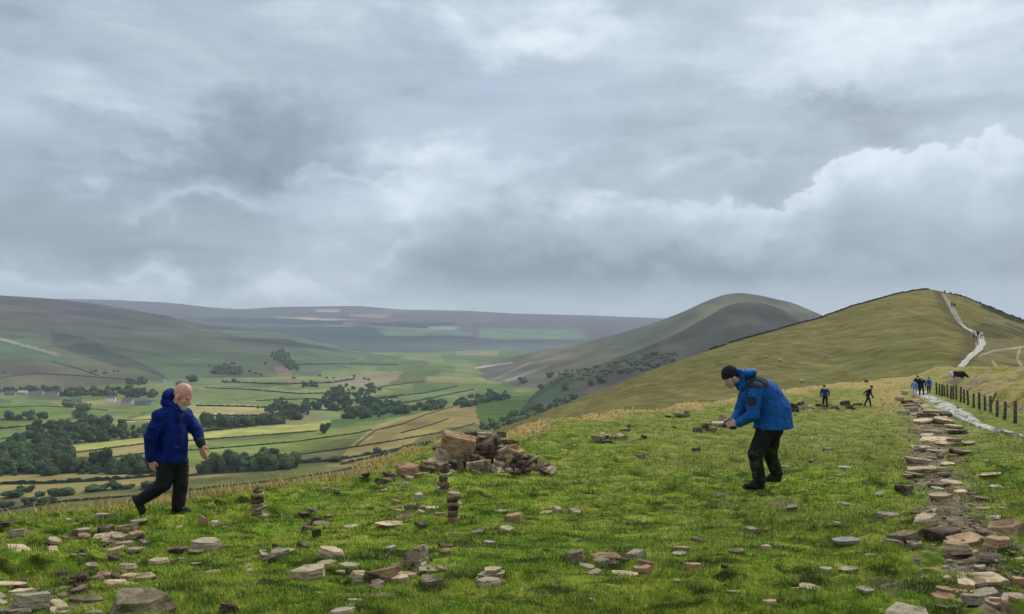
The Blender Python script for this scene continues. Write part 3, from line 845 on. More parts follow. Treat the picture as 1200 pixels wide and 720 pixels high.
# more flagstones of the track, and small scattered stones
_re = random.Random(5)
for i in range(58):
    py = _re.uniform(0, 1) ** 2.0 * 245 + 472; c_, w_ = float(tc(py)), float(tw(py))
    px = c_ + _re.uniform(-.95, .9) * w_ + (8 if py < 520 else 0); wpx = _re.uniform(9, 34) * (.8 + (py - 460) / 600)
    if 1040 < px and px < 1078 + (py - 461) * 2.2 and px > 1060 + (py - 461) * 1.7 and py < 512: continue
    q = ghit(px, py); m = q.y / F; W = wpx * m
    if 598 < py < 668 and px > 1090: continue
    tn = _re.choice(('buff', 'grey', 'grey', 'rust', 'dark', 'buff'))
    stone((q.x, q.y, q.z - .012), W, W * _re.uniform(.6, 1.0), _re.uniform(.025, .055) * (1 + q.y / 22), 'slab', tn, *gen(px, py, 'slab', tn), None, (_re.uniform(-.12, .05), _re.uniform(-.1, .1)))
for i in range(26):
    px, py = _re.uniform(-10, 1040), _re.uniform(0, 1) ** .9 * 215 + 500
    q = ghit(px, py)
    if q.y > float(Yc_t(px)) * .93 or (440 < px < 660 and py < 600): continue
    m = q.y / F; W = _re.uniform(4, 11) * m * (.6 + (py - 460) / 260); kd = _re.choice(('slab', 'slab', 'block')); tn = _re.choice(('buff', 'grey', 'grey', 'dark', 'moss'))
    stone((q.x, q.y, q.z - .008), W, W * _re.uniform(.6, .9), W * _re.uniform(.2, .45), kd, tn, *gen(px, py, kd, tn, True), None, (_re.uniform(-.2, .1), _re.uniform(-.15, .15)))
for (cx, cy, rx, ry, n) in ((470, 672, 62, 14, 22), (50, 700, 75, 18, 20), (130, 640, 90, 20, 14), (320, 650, 70, 20, 8), (1150, 700, 50, 14, 8), (135, 680, 40, 10, 8), (577, 682, 22, 8, 4), (715, 662, 45, 14, 8), (716, 513, 26, 8, 9), (975, 478, 50, 5, 16), (845, 497, 26, 6, 9), (140, 625, 40, 14, 9), (490, 596, 30, 12, 7), (1150, 640, 45, 18, 8), (460, 563, 30, 5, 6), (370, 615, 18, 10, 5)):
    for k in range(n):
        px, py = cx + _re.gauss(0, .5) * rx, cy + _re.gauss(0, .5) * ry; q = ghit(px, py)
        if q.y > float(Yc_t(px)) * .95: continue
        m = q.y / F; W = _re.uniform(9, 24) * m * (.35 + (py - 440) / 270); kd = _re.choice(('slab', 'slab', 'slab', 'block')); tn = _re.choice(('buff', 'grey', 'rust', 'dark', 'dark'))
        stone((q.x, q.y, q.z - .01), W, W * _re.uniform(.6, .9), W * _re.uniform(.14, .4), kd, tn, *gen(px, py, kd, tn), None, (_re.uniform(-.35, .2), _re.uniform(-.35, .35)))
pv_, pf_ = [], []
_rn = np.random.RandomState(3); base_ = bmesh.new(); bmesh.ops.create_icosphere(base_, subdivisions=1, radius=1); bc = np.array([v.co for v in base_.verts]); bf = np.array([[v.index for v in f.verts] for f in base_.faces]); base_.free()
for i in range(3000):
    py = _rn.rand() ** .6 * 260 + 470; px = float(tc(py)) + _rn.randn() * .55 * float(tw(py)); Y = float(np.interp(py, [455, 470, 500, 560, 640, 720], [80, 62, 36, 17, 8.6, 4.6])) ; X = (px - 600) / F * Y
    if _rn.rand() > .93: X = _rn.uniform(-.6, .6) * Y
    r = _rn.uniform(.006, .02) * (1 + Y / 14); z = gz(X, Y)
    pv_.append(bc * (r, r * _rn.uniform(.6, 1), r * _rn.uniform(.3, .7)) * (1 + (_rn.rand(len(bc), 1) - .5) * .5) + (X, Y, z)); pf_.append(bf + i * len(bc))
tag(link('gravel', np_mesh('gravel', np.vstack(pv_), np.vstack(pf_), n=3, smooth=False), ST['grey']), 'loose stone chips on and around the soil track', 'gravel', kind='stuff')

# the big heap
q0 = ghit(560, 556)
HP = """534 538 41 29 big rust tilted brown block with a pale top edge, largest in the rock heap
517 546 23 18 x grey rounded grey block under the left end of the largest heap block
504 553 24 13 x rust sloping purplish slab at the left end of the rock heap
503 560 18 7 x rust flat rusty stone at the left foot of the rock heap
537 561 18 17 x dark dark square block at the front of the rock heap behind the stacked cairn
549 557 11 14 x buff upright buff stone at the front of the rock heap
563 557 26 17 x grey wide grey rock at the front centre of the rock heap
552 545 20 12 x dark
573 530 40 15 x dark dark block under the pale cap slab of the rock heap
574 516 38 5 s buff pale flat cap slab on top of the rock heap
567 511 22 5 s grey thin grey slab lying on the pale cap slab
588 512 12 6 x dark small black block at the top right of the rock heap
551 513 15 7 x dark small dark stone behind the largest heap block
597 522 20 6 x dark dark flat block on the right shoulder of the rock heap
598 531 21 9 x rust reddish block under the dark flat block of the rock heap
568 538 30 10 x dark long dark stone in the middle of the rock heap
590 540 25 10 x dark
609 533 16 5 s buff pale thin slab on the right slope of the rock heap
620 540 16 7 x grey
612 548 20 9 x dark
626 551 28 8 s buff long pale slab sliding off the right end of the rock heap
636 547 22 6 s dark dark slab at the far right end of the rock heap
581 547 10 8 x buff
588 550 9 8 x grey
595 546 10 8 x rust
586 556 10 8 x buff
597 556 10 7 x grey
603 552 9 8 x dark
576 554 9 9 x dark
608 556 12 6 x buff
604 541 11 8 x grey
572 546 10 7 x rust
560 543 14 9 x grey
545 551 12 8 x dark
525 555 14 9 x grey"""
for i, ln in enumerate(HP.split('\n')):
    p = ln.split(' ', 6); px, py, w, h = map(float, p[:4]); s = p[4] == 's'; tint = p[5]
    lab = p[6] if len(p) > 6 else None
    Y = q0.y + max(0, (558 - py)) * .022 + .15; x, y, z = P(px, py, Y); m = Y / F
    D = (min(w, h * 2.4) * m * (.9 if p[4] != 'big' else .55)) if not s else w * m * .6
    mesh = rock_mesh(3000 + i, 'slab' if s else 'cuboid' if p[4] == 'big' or 'square' in (lab or '') else ('slab' if w > h * 1.35 else 'block'), 1.2, 2); mesh.materials.append(ST[tint])
    stone((x, y, z - h * m * .08), w * m * 1.04, max(D, .2), h * m * (1.05 if not s else .8), 'slab' if s else 'block', tint,
          lab or 'small broken rock packed into the front of the rock heap', 'rocks of the big heap', _ri.uniform(-.25, .25), (_ri.uniform(-.15, .15), (.16 if p[4] == 'big' else (.22 if 'sliding' in (lab or '') or 'far right' in (lab or '') else _ri.uniform(-.3, .3)))), mesh=mesh)
for i in range(58):
    px = _re.uniform(470, 645); top_ = float(np.interp(px, [470, 505, 520, 560, 600, 640], [556, 536, 520, 512, 520, 548])); py = _re.uniform(top_ + 4, 558 if px > 500 else 562)
    Y = q0.y + max(0, (558 - py)) * .022 + .05; x, y, z = P(px, py, Y); m = Y / F; wp = _re.uniform(14, 32)
    stone((x, y, z), wp * m, wp * m * .6, _re.uniform(.05, .11), 'slab', _re.choice(('dark', 'rust', 'grey', 'dark', 'buff')), 'small broken rock packed into the front of the rock heap', 'rocks of the big heap', None, (_re.uniform(-.5, .2), _re.uniform(-.55, .55)))
for (px, py, w, h, lab) in ((492, 561, 26, 6, 'flat brown slab at the tapering left end of the rock heap'), (470, 562, 20, 5, 'thin brown slab beyond the tapering left end of the rock heap'), (500, 555, 22, 10, 'tilted brown slab leaning on the left end of the rock heap'), (645, 551, 18, 4, 'thin slab in the grass off the right end of the rock heap')):
    q = ghit(px, py); m = q.y / F; stone((q.x, q.y + .15, q.z - .02), w * m, w * m * .6, h * m, 'slab', 'rust' if px < 500 else 'dark', lab, 'rocks of the big heap', None, (_re.uniform(-.2, .1), _re.uniform(-.2, .2)))
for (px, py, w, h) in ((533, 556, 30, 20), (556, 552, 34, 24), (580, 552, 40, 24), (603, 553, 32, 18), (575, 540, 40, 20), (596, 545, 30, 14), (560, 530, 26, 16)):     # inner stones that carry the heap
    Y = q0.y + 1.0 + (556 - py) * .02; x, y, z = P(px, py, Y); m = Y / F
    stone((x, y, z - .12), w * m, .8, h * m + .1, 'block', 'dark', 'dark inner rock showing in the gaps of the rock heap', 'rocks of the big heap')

# stacked cairns
def stack(Yb_px, items, where, group):
    q = ghit(*Yb_px); Y = q.y + .10; m = Y / F; n = len(items); zt = q.z - .02
    ordn = ['first', 'second', 'third', 'fourth', 'fifth', 'sixth', 'seventh', 'eighth', 'ninth']
    for k, (px, w, h, s, tint) in enumerate(items):                 # bottom to top
        W = w * m; H = h * m; x = (px - 600) * m
        i = n - 1 - k
        lab = ('topmost stone of ' if i == 0 else 'lowest stone of ' if k == 0 else ordn[i] + ' stone from the top of ') + where
        mesh = rock_mesh(5000 + int(px * 7 + k), 'slab', .9, 2); mesh.materials.append(ST[tint])
        stone((x, Y, zt), W, W * .85, H * 1.0, 'slab', tint, lab, group, _ri.uniform(0, 3), (_ri.uniform(-.05, .05), _ri.uniform(-.07, .07)), mesh=mesh, name='stacked_stone')
        zt += H * .93
stack((530, 615), [(530, 12, 5, 0, 'dark'), (531, 18, 4, 0, 'rust'), (530, 16, 5.5, 0, 'dark'), (532, 17, 3.5, 0, 'buff'), (531, 17, 6, 0, 'dark'), (533, 20, 3.5, 0, 'grey'), (530, 15, 4.5, 0, 'dark'), (532, 18, 3.5, 0, 'rust'), (533, 20, 4.5, 0, 'buff')], 'the front stacked cairn in the middle', 'stones of the front stacked cairn')
stack((519, 580), [(518, 26, 4, 0, 'buff'), (521, 14, 5, 0, 'dark'), (519, 17, 4, 0, 'rust'), (520, 14, 7, 0, 'dark'), (522, 17, 4, 0, 'grey'), (521, 13, 5, 0, 'dark'), (523, 9, 7, 0, 'dark')], 'the rear stacked cairn before the rock heap', 'stones of the rear stacked cairn')
stack((304, 608), [(305, 24, 5, 0, 'buff'), (303, 19, 6, 0, 'rust'), (306, 21, 4, 0, 'grey'), (304, 18, 4, 0, 'rust'), (304, 20, 4, 0, 'dark'), (303, 15, 5, 0, 'dark'), (305, 18, 3.5, 0, 'grey'), (304, 11, 3.5, 0, 'dark'), (303, 6, 4, 0, 'dark')], 'the left stacked cairn near the walking man', 'stones of the left stacked cairn')

# ------------------------------------------------------------------ fence and walls
def box(bm, c, s, rz=0, tilt=0):
    r = bmesh.ops.create_cube(bm, size=1); M = Matrix.Translation(c) @ Matrix.Rotation(rz, 4, 'Z') @ Matrix.Rotation(tilt, 4, 'X') @ Matrix.Diagonal((*s, 1))
    bmesh.ops.transform(bm, matrix=M, verts=r['verts']); return r['verts']
def tube(bm, p0, p1, r, seg=5, r2=None):
    p0 = Vector(p0); p1 = Vector(p1); d = p1 - p0
    a = bmesh.ops.create_cone(bm, cap_ends=True, segments=seg, radius1=r, radius2=r if r2 is None else r2, depth=d.length)
    bmesh.ops.transform(bm, matrix=Matrix.Translation((p0 + p1) / 2) @ d.to_track_quat('Z', 'Y').to_matrix().to_4x4(), verts=a['verts']); return a['verts']
m_post = m_plain('weathered_post', (.10, .072, .048), .9, .4, 8, .4, .01); m_wire = m_plain('fence_wire', (.16, .15, .14), .5, .1, 20)
posts = [(1205, 501), (1189.5, 496), (1177.5, 491), (1168, 488), (1161, 484.7), (1154.5, 482), (1147.5, 479.6), (1141, 477), (1135, 474.6), (1129.8, 472.4), (1125.6, 471), (1121, 469.5), (1117.5, 468.3), (1114, 467.2), (1110.6, 466), (1107, 465), (1104, 464.2), (1101, 463.2), (1098, 462.2)]
pp = [ghit(a, b) for a, b in posts]
fe = empty('post_fence', pp[8]); tag(fe, 'line of dark leaning wooden posts with wire beside the paved path', 'fence')
rng = random.Random(3)
for k, q in enumerate(pp):
    bm = bmesh.new(); hgt = 1.02 + rng.uniform(-.08, .08); lean = (rng.uniform(-.05, .05), rng.uniform(-.05, .05))
    top = (lean[0], lean[1], hgt); tube(bm, (0, 0, -.25), top, .085, 7, .07)
    o = link('post', bm_mesh('post', bm), m_post, fe); o.location = q - fe.location
    if k == 4:
        bm = bmesh.new(); tube(bm, (0, 0, .55), (.45, .2, 1.25), .06, 6); o = link('brace', bm_mesh('brace', bm), m_post, fe); o.location = q - fe.location
for hh in (.35, .65, .92):
    bm = bmesh.new()
    for a, b in zip(pp[:-1], pp[1:]): tube(bm, a + Vector((0, 0, hh)), b + Vector((0, 0, hh)), .012, 4)
    o = link('wire', bm_mesh('wire', bm), m_wire, fe); o.location = -fe.location
def wall_line(name, label, pts, keys, hgt, wid, mat, step=3.0, group=None, jag=.25, cat=None, caster=None, seed=1):
    """bumpy band (dry-stone wall, hedge) following photo points on the land"""
    P3 = []
    for (x1, y1), (x2, y2) in zip(pts[:-1], pts[1:]):
        n = max(2, int(math.hypot(x2 - x1, y2 - y1) / step))
        for i in range(n):
            f = i / n; q = (caster or (lambda a, b: fhit(keys, a, b)))(x1 + (x2 - x1) * f, y1 + (y2 - y1) * f)
            if q is not None and (not P3 or (q - P3[-1]).length < 30 * step * (1 + q.y * .004)): P3.append(q)
    if len(P3) < 3: return None
    rg = random.Random(seed * 7 + int(pts[0][0])); V = []; n = len(P3)
    # resample finely
    Q = []
    for a, b in zip(P3[:-1], P3[1:]):
        k = max(1, min(12, int((b - a).length / (hgt * 1.2))))
        for j in range(k): Q.append(a.lerp(b, j / k))
    Q.append(P3[-1]); n = len(Q)
    for i, q in enumerate(Q):
        d = (Q[min(i + 1, n - 1)] - Q[max(i - 1, 0)]); s = Vector((d.y, -d.x, 0)); s.normalize()
        h = hgt * (1 + rg.uniform(-jag, jag)); w = wid * (1 + rg.uniform(-jag, jag)) * .5
        for a, zz in ((-1, -.6), (-.95, .55), (-.55, 1), (.55, 1), (.95, .55), (1, -.6)):
            v = q + s * w * a + Vector((0, 0, h * zz)); V.append((v.x, v.y, v.z))
    V = np.array(V); c = Q[n // 2]; V = V - np.array(c)
    me = np_mesh(name, V, grid_faces(n, 6), smooth=False); o = link(name, me, mat); o.location = c
    return tag(o, label, cat or ('wall' if 'wall' in name else 'hedge'), group)
m_wall = m_plain('dry_stone', (.05, .045, .038), .95, .4, .8, .5, .1); m_hedge = m_plain('hedge_leaf', (.028, .042, .018), .95, .45, .35, .6, .4)
crest = [(832, 413), (845, 406.5), (862, 401), (880, 396), (900, 390.5), (930, 382.5), (960, 374), (985, 365.5), (1010, 357), (1035, 350), (1055, 345), (1075, 341.5), (1092, 340)]
def crest_hit(a, b):
    k = 0
    q = hit(BV['near'], a, b - 3)
    while (q is None or q.y > 480) and k < 40: k += 1; q = hit(BV['near'], a, b - 3 + k * .5)
    return q
wall_line('dry_stone_wall', 'dark dry-stone wall along the left skyline of the big grass hill', crest, None, .75, .6, m_wall, 3, None, .25, 'wall', crest_hit)
wall_line('dry_stone_wall', 'broken dark wall and peat edge on the right skyline of the big hill', [(1112, 343), (1130, 348), (1150, 356), (1165, 362), (1180, 368), (1200, 376), (1230, 386)], None, .7, 1.0, m_wall, 2, None, .5, 'wall', crest_hit)
HED = """V 85,531.5 170,520.5 243,515.5 320,509.5 374,505.5|dark wall below the brightest yellow field
V 95,541 170,532 243,527 340,519 420,508 440,503|dark wall between the straw field and the green field
V 170,511.8 250,505 300,499 325,497|thin hedge above the brightest yellow field
V 0,600 60,590 180,580 260,571 340,562 400,552 450,540 470,535|wall across the near olive slope, below the belt of trees
V 330,536 400,527 450,519 520,507 560,496|wall climbing the tan spur behind the rock heap
V 340,544 390,541 440,532 500,522 545,510|hedge low on the tan spur, just beyond the golden grass
V 418,522 440,505 470,498 500,486 535,476|dark wall on the upper edge of the tan spur
V 400,545 440,536 480,524 500,519|short hedge by the dark bush above the golden grass
V 470,508 500,500 530,490|short dark wall in the middle of the tan spur
V 230,476 290,477 345,480 400,482|thin hedge over the pale straw strips
V 235,487.5 300,488 350,486|hedge under the pale straw strips
V 0,503 30,500 70,497 110,498|hedge below the row of round trees at far left
V 0,478 50,476 100,479 130,482|wall through the green field left of the white farmhouse
V 0,492 30,492 60,491|field wall under the four round trees at far left
V 240,455 290,457 350,462 410,461|hedge across the middle pale green fields
V 260,448 330,451 390,449 420,444|thin hedge below the tan triangular field
V 300,470 360,468 420,470 470,466|dark hedge left of the wooded valley head
V 430,478 480,472 530,462 560,456|slanting hedge in the hazy valley head
V 400,471 450,466 500,461 540,452|upper slanting hedge in the hazy valley head
V 420,459 460,452 500,447|faint dark hedge under the valley head slope
V 45,508 70,512 100,520|dark wall at the edge of the big wood, far left
V 140,494 180,492 230,489|wall under the pale field right of the village
V 0,568 60,567 130,563 190,558|low hedge line in the straw field below the big wood
V 0,515 20,513 30,509|short wall in the bright green field at the left edge
V 200,560 250,556 300,553|thin wall below the belt of trees behind the man
L 0,443 40,438 80,440 160,446|thin wall on the olive slope above the village
L 330,428 400,427 470,428|dark hedge on the green shoulder in the distance
L 60,424 90,432 120,442|faint wall running down the olive slope at left
L 280,398 340,404 410,410 470,421|dark wall on the crest of the green shoulder"""
for i, ln in enumerate(HED.split('\n')):
    a, lab = ln.split('|'); k, *pt = a.split(' '); pts = [tuple(map(float, q.split(','))) for q in pt]
    y = sum(q[1] for q in pts) / len(pts); d = 1.0 if y < 500 else .8
    wl = 'wall' in lab; far = y < 450
    wall_line('dry_stone_wall' if wl else 'hedge', lab, pts, ['valley', 'left'], (1.2 if wl else 2.1) * (1.7 if far else 1), (.9 if wl else 2.2) * (1.6 if far else 1), m_wall if wl else m_hedge, 4, None, .3 if wl else .45, None, None, i)

# ------------------------------------------------------------------ trees
m_leaf = []
for k, c in enumerate(((.078, .118, .040), (.115, .160, .055), (.060, .094, .038))):
    m, t = material('tree_leaves_%s' % ('mid', 'pale', 'dark')[k], .9, .1)
    n = t.math('ADD', t.math('MULTIPLY', t.noise(t.obj, .9, 3), .5), t.math('MULTIPLY', t.noise(t.obj, .045, 2, .6), .5)); oi = t.new('ShaderNodeObjectInfo')
    cc = t.ramp(n, [(.35, tuple(x * .55 for x in c)), (.5, c), (.65, (c[0] * 2.1, c[1] * 1.75, c[2] * 1.3))])
    hs = t.new('ShaderNodeHueSaturation'); t.l.new(t.mr(oi.outputs['Random'], 0, 1, .8, 1.25, False), hs.inputs['Value']); t.l.new(cc, hs.inputs['Color']); t.l.new(hs.outputs[0], t.b.inputs['Base Color'])
    m_leaf.append(m)
m_bark = m_plain('bark', (.07, .055, .04), .95, .3, 3)
def crown_arrays(seed, bush=False, n=520):
    """leaf clumps of a crown of about radius .5, height 1, base z=0"""
    rg = np.random.RandomState(seed); nl = 7 if not bush else 6
    C = []
    for i in range(nl):
        a = rg.rand() * 6.28; r = rg.rand() ** .6 * .30
        z = .2 + rg.rand() * .5 if not bush else .22 + rg.rand() * .35
        C.append((math.cos(a) * r, math.sin(a) * r, z, .17 + rg.rand() * .13))
    C.append((0, 0, .42 if not bush else .3, .30)); C = np.array(C)
    k = rg.randint(0, len(C), n); d = rg.randn(n, 3); d /= np.linalg.norm(d, axis=1)[:, None]
    p = C[k, :3] + d * (C[k, 3] * (.7 + .35 * rg.rand(n)))[:, None]; p[:, 2] = np.maximum(p[:, 2], .03)
    s = .035 + rg.rand(n) * .05
    t1 = rg.randn(n, 3); t1 -= d * (t1 * d).sum(1)[:, None] * .7; t1 /= np.linalg.norm(t1, axis=1)[:, None]
    t2 = np.cross(d, t1); t2 /= np.linalg.norm(t2, axis=1)[:, None] + 1e-9
    V = np.stack([p - t1 * s[:, None], p - t2 * s[:, None] * .8, p + t1 * s[:, None], p + t2 * s[:, None] * .8], 1).reshape(-1, 3)
    Fc = np.arange(n * 4).reshape(-1, 4)
    # inner masses so that the crown is mostly closed
    bm = bmesh.new()
    for c in C:
        r = bmesh.ops.create_icosphere(bm, subdivisions=2, radius=c[3] * .86)
        bmesh.ops.translate(bm, vec=Vector(c[:3]), verts=r['verts'])
    co = np.array([v.co for v in bm.verts]); co = co + (np.random.RandomState(seed + 1).rand(*co.shape) - .5) * .07; co[:, 2] = np.maximum(co[:, 2], .02)
    F2 = np.array([[f.verts[0].index, f.verts[1].index, f.verts[2].index, f.verts[2].index] for f in bm.faces]); bm.free()
    return V, Fc, co, F2[:, :3]
def crown_mesh(parts_V, parts_F3, name='crown'):
    return np_mesh(name, parts_V, parts_F3, n=3, smooth=False)
def to3(V, Fc, co, F2):
    T = np.vstack([Fc[:, [0, 1, 2]], Fc[:, [0, 2, 3]], F2 + len(V)]); return np.vstack([V, co]), T
CT = [to3(*crown_arrays(s)) for s in range(6)]; BT = [to3(*crown_arrays(s + 20, True)) for s in range(5)]
CMESH = {}
def trunk_mesh():
    bm = bmesh.new(); tube(bm, (0, 0, -.08), (0.01, 0, .30), .045, 8, .03); tube(bm, (0, 0, .22), (.14, .04, .45), .02, 6, .01); tube(bm, (0, 0, .2), (-.13, -.05, .42), .02, 6, .01)
    return bm_mesh('trunk', bm)
TM = trunk_mesh(); TM.materials.append(m_bark)
def tree(px, py, w, h, label, group, keys=('valley', 'left'), bush=False, name=None, dark=None):
    q = fhit(keys, px, py)
    if q is None: return
    m = q.y / F; W, H = w * m, h * m; rg = _ri
    k = rg.randrange(len(BT if bush else CT)); mt = dark if dark is not None else rg.randrange(3); key = (bush, k, mt)
    if key not in CMESH:
        me = crown_mesh(*(BT if bush else CT)[k]); me.materials.append(m_leaf[mt]); CMESH[key] = me
    r = empty(name or ('bush' if bush else 'tree'), q + Vector((0, 0, -H * .03)), rg.uniform(0, 6)); tag(r, label, 'bush' if bush else 'tree', group)
    r.scale = (W, W, H)
    c = link('crown', CMESH[key], None, r); c.location = (0, 0, 0 if bush else .02)
    link('trunk', TM, None, r)
TR = """T 10 492.5 13 12|first of the four round trees in a row at the left edge
T 22 492.5 9 9|second of the four round trees in a row at the left edge
T 34 492.5 12 11|third of the four round trees in a row at the left edge
T 50 490.5 11 10|fourth round tree of the row at the left edge, standing apart
T 96 490 21 17|broad dark tree left of the white farmhouse
T 103 496 16 10|low spreading tree below the broad dark tree near the farm
T 122 502 18 16|big round tree alone in the field under the farm
T 41 503 15 7|low tree on the hedge under the row of round trees
T 78 477 17 9|dark tree at the left side of the village
T 381 508 15 13|round dark tree at the right end of the bright yellow field
T 321 536 11 10|tallest tree rising from the belt of trees in the middle
T 443 531 13 7|dark bushy tree above the golden grass edge
T 302 479 4 4|tiny tree on the pale straw strips
T 210 452 9 6|tree directly left of the bald man's head
T 225 448 14 8|dark tree clump right above the bald man's head
T 265 449 5 4|left of two small trees on the distant pale fields
T 274 448 6 5|right of two small trees on the distant pale fields
T 330 470 8 6|small tree on the hedge in the middle fields
B 17 583 26 10|long dark bush at the left of the bush group in the straw field
B 24 577 10 9|tall bush behind the long dark bush at the left edge
B 34 577 10 9|pointed bush behind the long dark bush
B 46 582 12 7|small bush in the middle of the left bush group
B 72 581 26 13|large rounded bush right of the left bush group
B 34 593 17 12|dark bush at the front of the left bush group
B 53 591 23 10|wide low bush at the front of the left bush group
B 6 595 18 10|bush cut by the left edge, on the near slope
B 110 576 23 9|first bush of the middle row in the straw field
B 122 574.5 12 10|second bush of the middle row in the straw field
B 136 573.5 16 12|tallest bush of the middle row in the straw field
B 150 573 15 7|last low bush of the middle row in the straw field
B 172 572.5 21 11|dark bush behind the walking man's raised boot
B 186 570 12 6|low bush just behind the walking man's legs
B 368 541 14 6|left low bush of a pair right of the belt of trees
B 392 541 22 8|right wide bush of a pair right of the belt of trees
B 405 538 9 5|small bush at the end of the pair right of the belt of trees
B 503 521 12 6|dark bush just left of the rock heap, on the spur
B 492 524 10 5|second dark bush left of the rock heap
B 515 517 12 6|dark bush behind the left end of the rock heap
B 60 608 9 8|small lone bush just over the near grass edge at left"""
for ln in TR.split('\n'):
    a, lab = ln.split('|'); k, px, py, w, h = a.split(); tree(float(px), float(py), float(w) * 1.15, float(h) * 1.2, lab, None, bush=k == 'B', dark=2 if k == 'B' else None)
for (px, py, w, h) in ((107, 437, 4, 3), (112, 436, 4, 3), (123, 438, 5, 3), (134, 436, 4, 2.5), (138, 435.5, 4, 2.5), (5, 437, 4, 3), (194, 372, 3, 3)):
    tree(px, py, w, h, 'tiny dark tree dotted on the olive slope above the village', 'tiny trees on the olive slope', ('left', 'valley'))
for (px, py, w, h) in ((375, 441, 4, 3), (383, 444, 4, 3), (391, 444, 3, 3), (415, 442, 4, 3), (344, 444, 5, 3), (427, 445, 4, 3), (432, 446, 4, 3), (311, 427, 4, 3), (293, 436, 5, 4), (281, 432, 5, 4), (273, 427, 6, 4), (246, 430, 4, 3), (300, 438, 7, 3), (306, 440, 5, 3)):
    tree(px, py, w, h, 'tiny dark tree dotted on the hazy distant fields in the middle', 'tiny trees on the distant fields', ('left', 'valley'))
for i, (px, py, w, h, lab) in enumerate(((661, 457, 13, 10, 'round tree alone on the green slope right of the wooded valley head'), (692, 452, 11, 9, 'left tree of a pair beside the grassy hill edge'), (704, 449, 14, 9, 'right tree of a pair beside the grassy hill edge'),
        (634, 456, 12, 8, 'tree left of the lone round tree on the green slope'), (645, 443, 14, 9, 'tree at the foot of the dark scrubby wood'), (612, 449, 16, 9, 'bushy tree by the pale sloping tracks'), (770, 430, 8, 5, 'small pale tree on the scree flank'))):
    tree(px, py, w, h, lab, None, ('valley', 'm1', 'm2', 'left'), dark=0)
def wood(poly, size, n, label, keys=('valley', 'left'), mat=2, seed=0, name='wood', ratio=.9):
    rg = np.random.RandomState(seed + 5); xs = [p[0] for p in poly]; ysr = [p[1] for p in poly]; V = []; T = []; off = 0; c0 = None; k = 0
    while k < n:
        px = rg.uniform(min(xs), max(xs)); py = rg.uniform(min(ysr), max(ysr))
        if not in_poly(np.array([px]), np.array([py]), poly)[0]: continue
        k += 1
        q = fhit(keys, px, py)
        if q is None: continue
        if c0 is None: c0 = q.copy()
        v, t_ = CT[rg.randint(6)]; a = rg.rand() * 6.28; s = size * (.34 + rg.rand() ** 1.7 * .78); ca, sa = math.cos(a), math.sin(a)
        m = np.array([[ca * s, sa * s, 0], [-sa * s, ca * s, 0], [0, 0, s * ratio * (.8 + .5 * rg.rand())]])
        V.append(v @ m + np.array(q - c0) - np.array((0, 0, s * .06))); T.append(t_ + off); off += len(v)
    o = link(name, crown_mesh(np.vstack(V), np.vstack(T), name), m_leaf[mat]); o.location = c0; return tag(o, label, 'wood', kind='stuff')
wood([(-60, 560), (-60, 535), (0, 528), (30, 512), (45, 503), (62, 496), (90, 500), (110, 497), (150, 502), (172, 502), (188, 498), (190, 506), (170, 512), (110, 519), (85, 524), (70, 530), (95, 545), (130, 552), (130, 556), (0, 560)], 17, 330, 'large dense dark wood filling the valley at left', seed=1)
wood([(120, 552), (180, 549), (205, 551), (205, 556), (130, 557)], 16, 46, 'belt of dark trees behind the walking man', seed=2)
wood([(238, 552), (250, 549), (342, 546), (342, 550), (300, 552), (240, 556)], 17, 80, 'belt of dark trees right of the walking man', seed=3)
wood([(228, 497), (300, 494), (328, 494), (332, 498), (240, 502)], 17, 60, 'long dark hedge-like wood above the bright yellow field', seed=4)
wood([(310, 480), (340, 476), (352, 482), (362, 489), (350, 494), (326, 492), (312, 488)], 18, 60, 'dark clump of wood in the centre of the valley', seed=5)
wood([(60, 462), (110, 461), (118, 465), (60, 465)], 20, 50, 'dark trees behind the village at left', seed=6)
wood([(112, 461), (150, 456), (178, 460), (186, 466), (150, 466), (118, 466)], 19, 60, 'dark trees around the white farmhouse', seed=7)
wood([(0, 457), (60, 456), (60, 459.5), (0, 460)], 17, 34, 'thin line of trees above the village at the left edge', seed=71)
wood([(352, 476), (400, 468), (470, 478), (440, 483), (380, 482), (352, 482)], 18, 70, 'hazy woodland in the valley centre right', seed=8)
wood([(396, 490), (420, 482), (480, 478), (530, 474), (520, 480), (470, 486), (420, 492)], 18, 90, 'long dark wood below the valley head', seed=9)
wood([(380, 462), (400, 452), (430, 452), (450, 458), (420, 470), (385, 470)], 17, 70, 'blue-green wood in the hazy valley bottom', seed=10)
wood([(530, 478), (545, 466), (590, 462), (598, 468), (560, 474), (545, 480)], 17, 60, 'dark wood at the foot of the valley head', keys=('valley', 'm1', 'left', 'm2'), seed=11)
wood([(640, 452), (655, 436), (700, 430), (740, 418), (790, 412), (800, 420), (760, 434), (700, 444), (660, 450)], 12, 230, 'dark scrubby wood on the flank of the distant hill', keys=('m1', 'm2', 'valley'), mat=0, seed=12, ratio=.6)
wood([(560, 503), (600, 486), (650, 472), (680, 462), (672, 470), (620, 492), (580, 506)], 10, 120, 'strip of dark scrub beside the left edge of the big grass hill', keys=('valley', 'm1', 'm2'), mat=0, seed=13)
wood([(248, 433), (265, 430), (285, 435), (283, 440), (250, 439)], 22, 70, 'dark oval plantation on the distant hill foot', seed=14)
wood([(317, 412), (333, 413), (345, 430), (352, 436), (340, 434), (320, 420)], 26, 70, 'dark slanting plantation on the green shoulder', seed=15)
wood([(355, 452), (372, 450), (372, 454), (356, 455)], 15, 16, 'small dark copse on the distant pale fields', seed=16)
wood([(145, 447), (170, 446), (172, 452), (148, 452)], 16, 24, 'dark copse above the village, left of the bald head', seed=17)
wood([(0, 527), (15, 523), (22, 530), (0, 534)], 15, 10, 'dark copse at the left edge in the bright green field', seed=18)

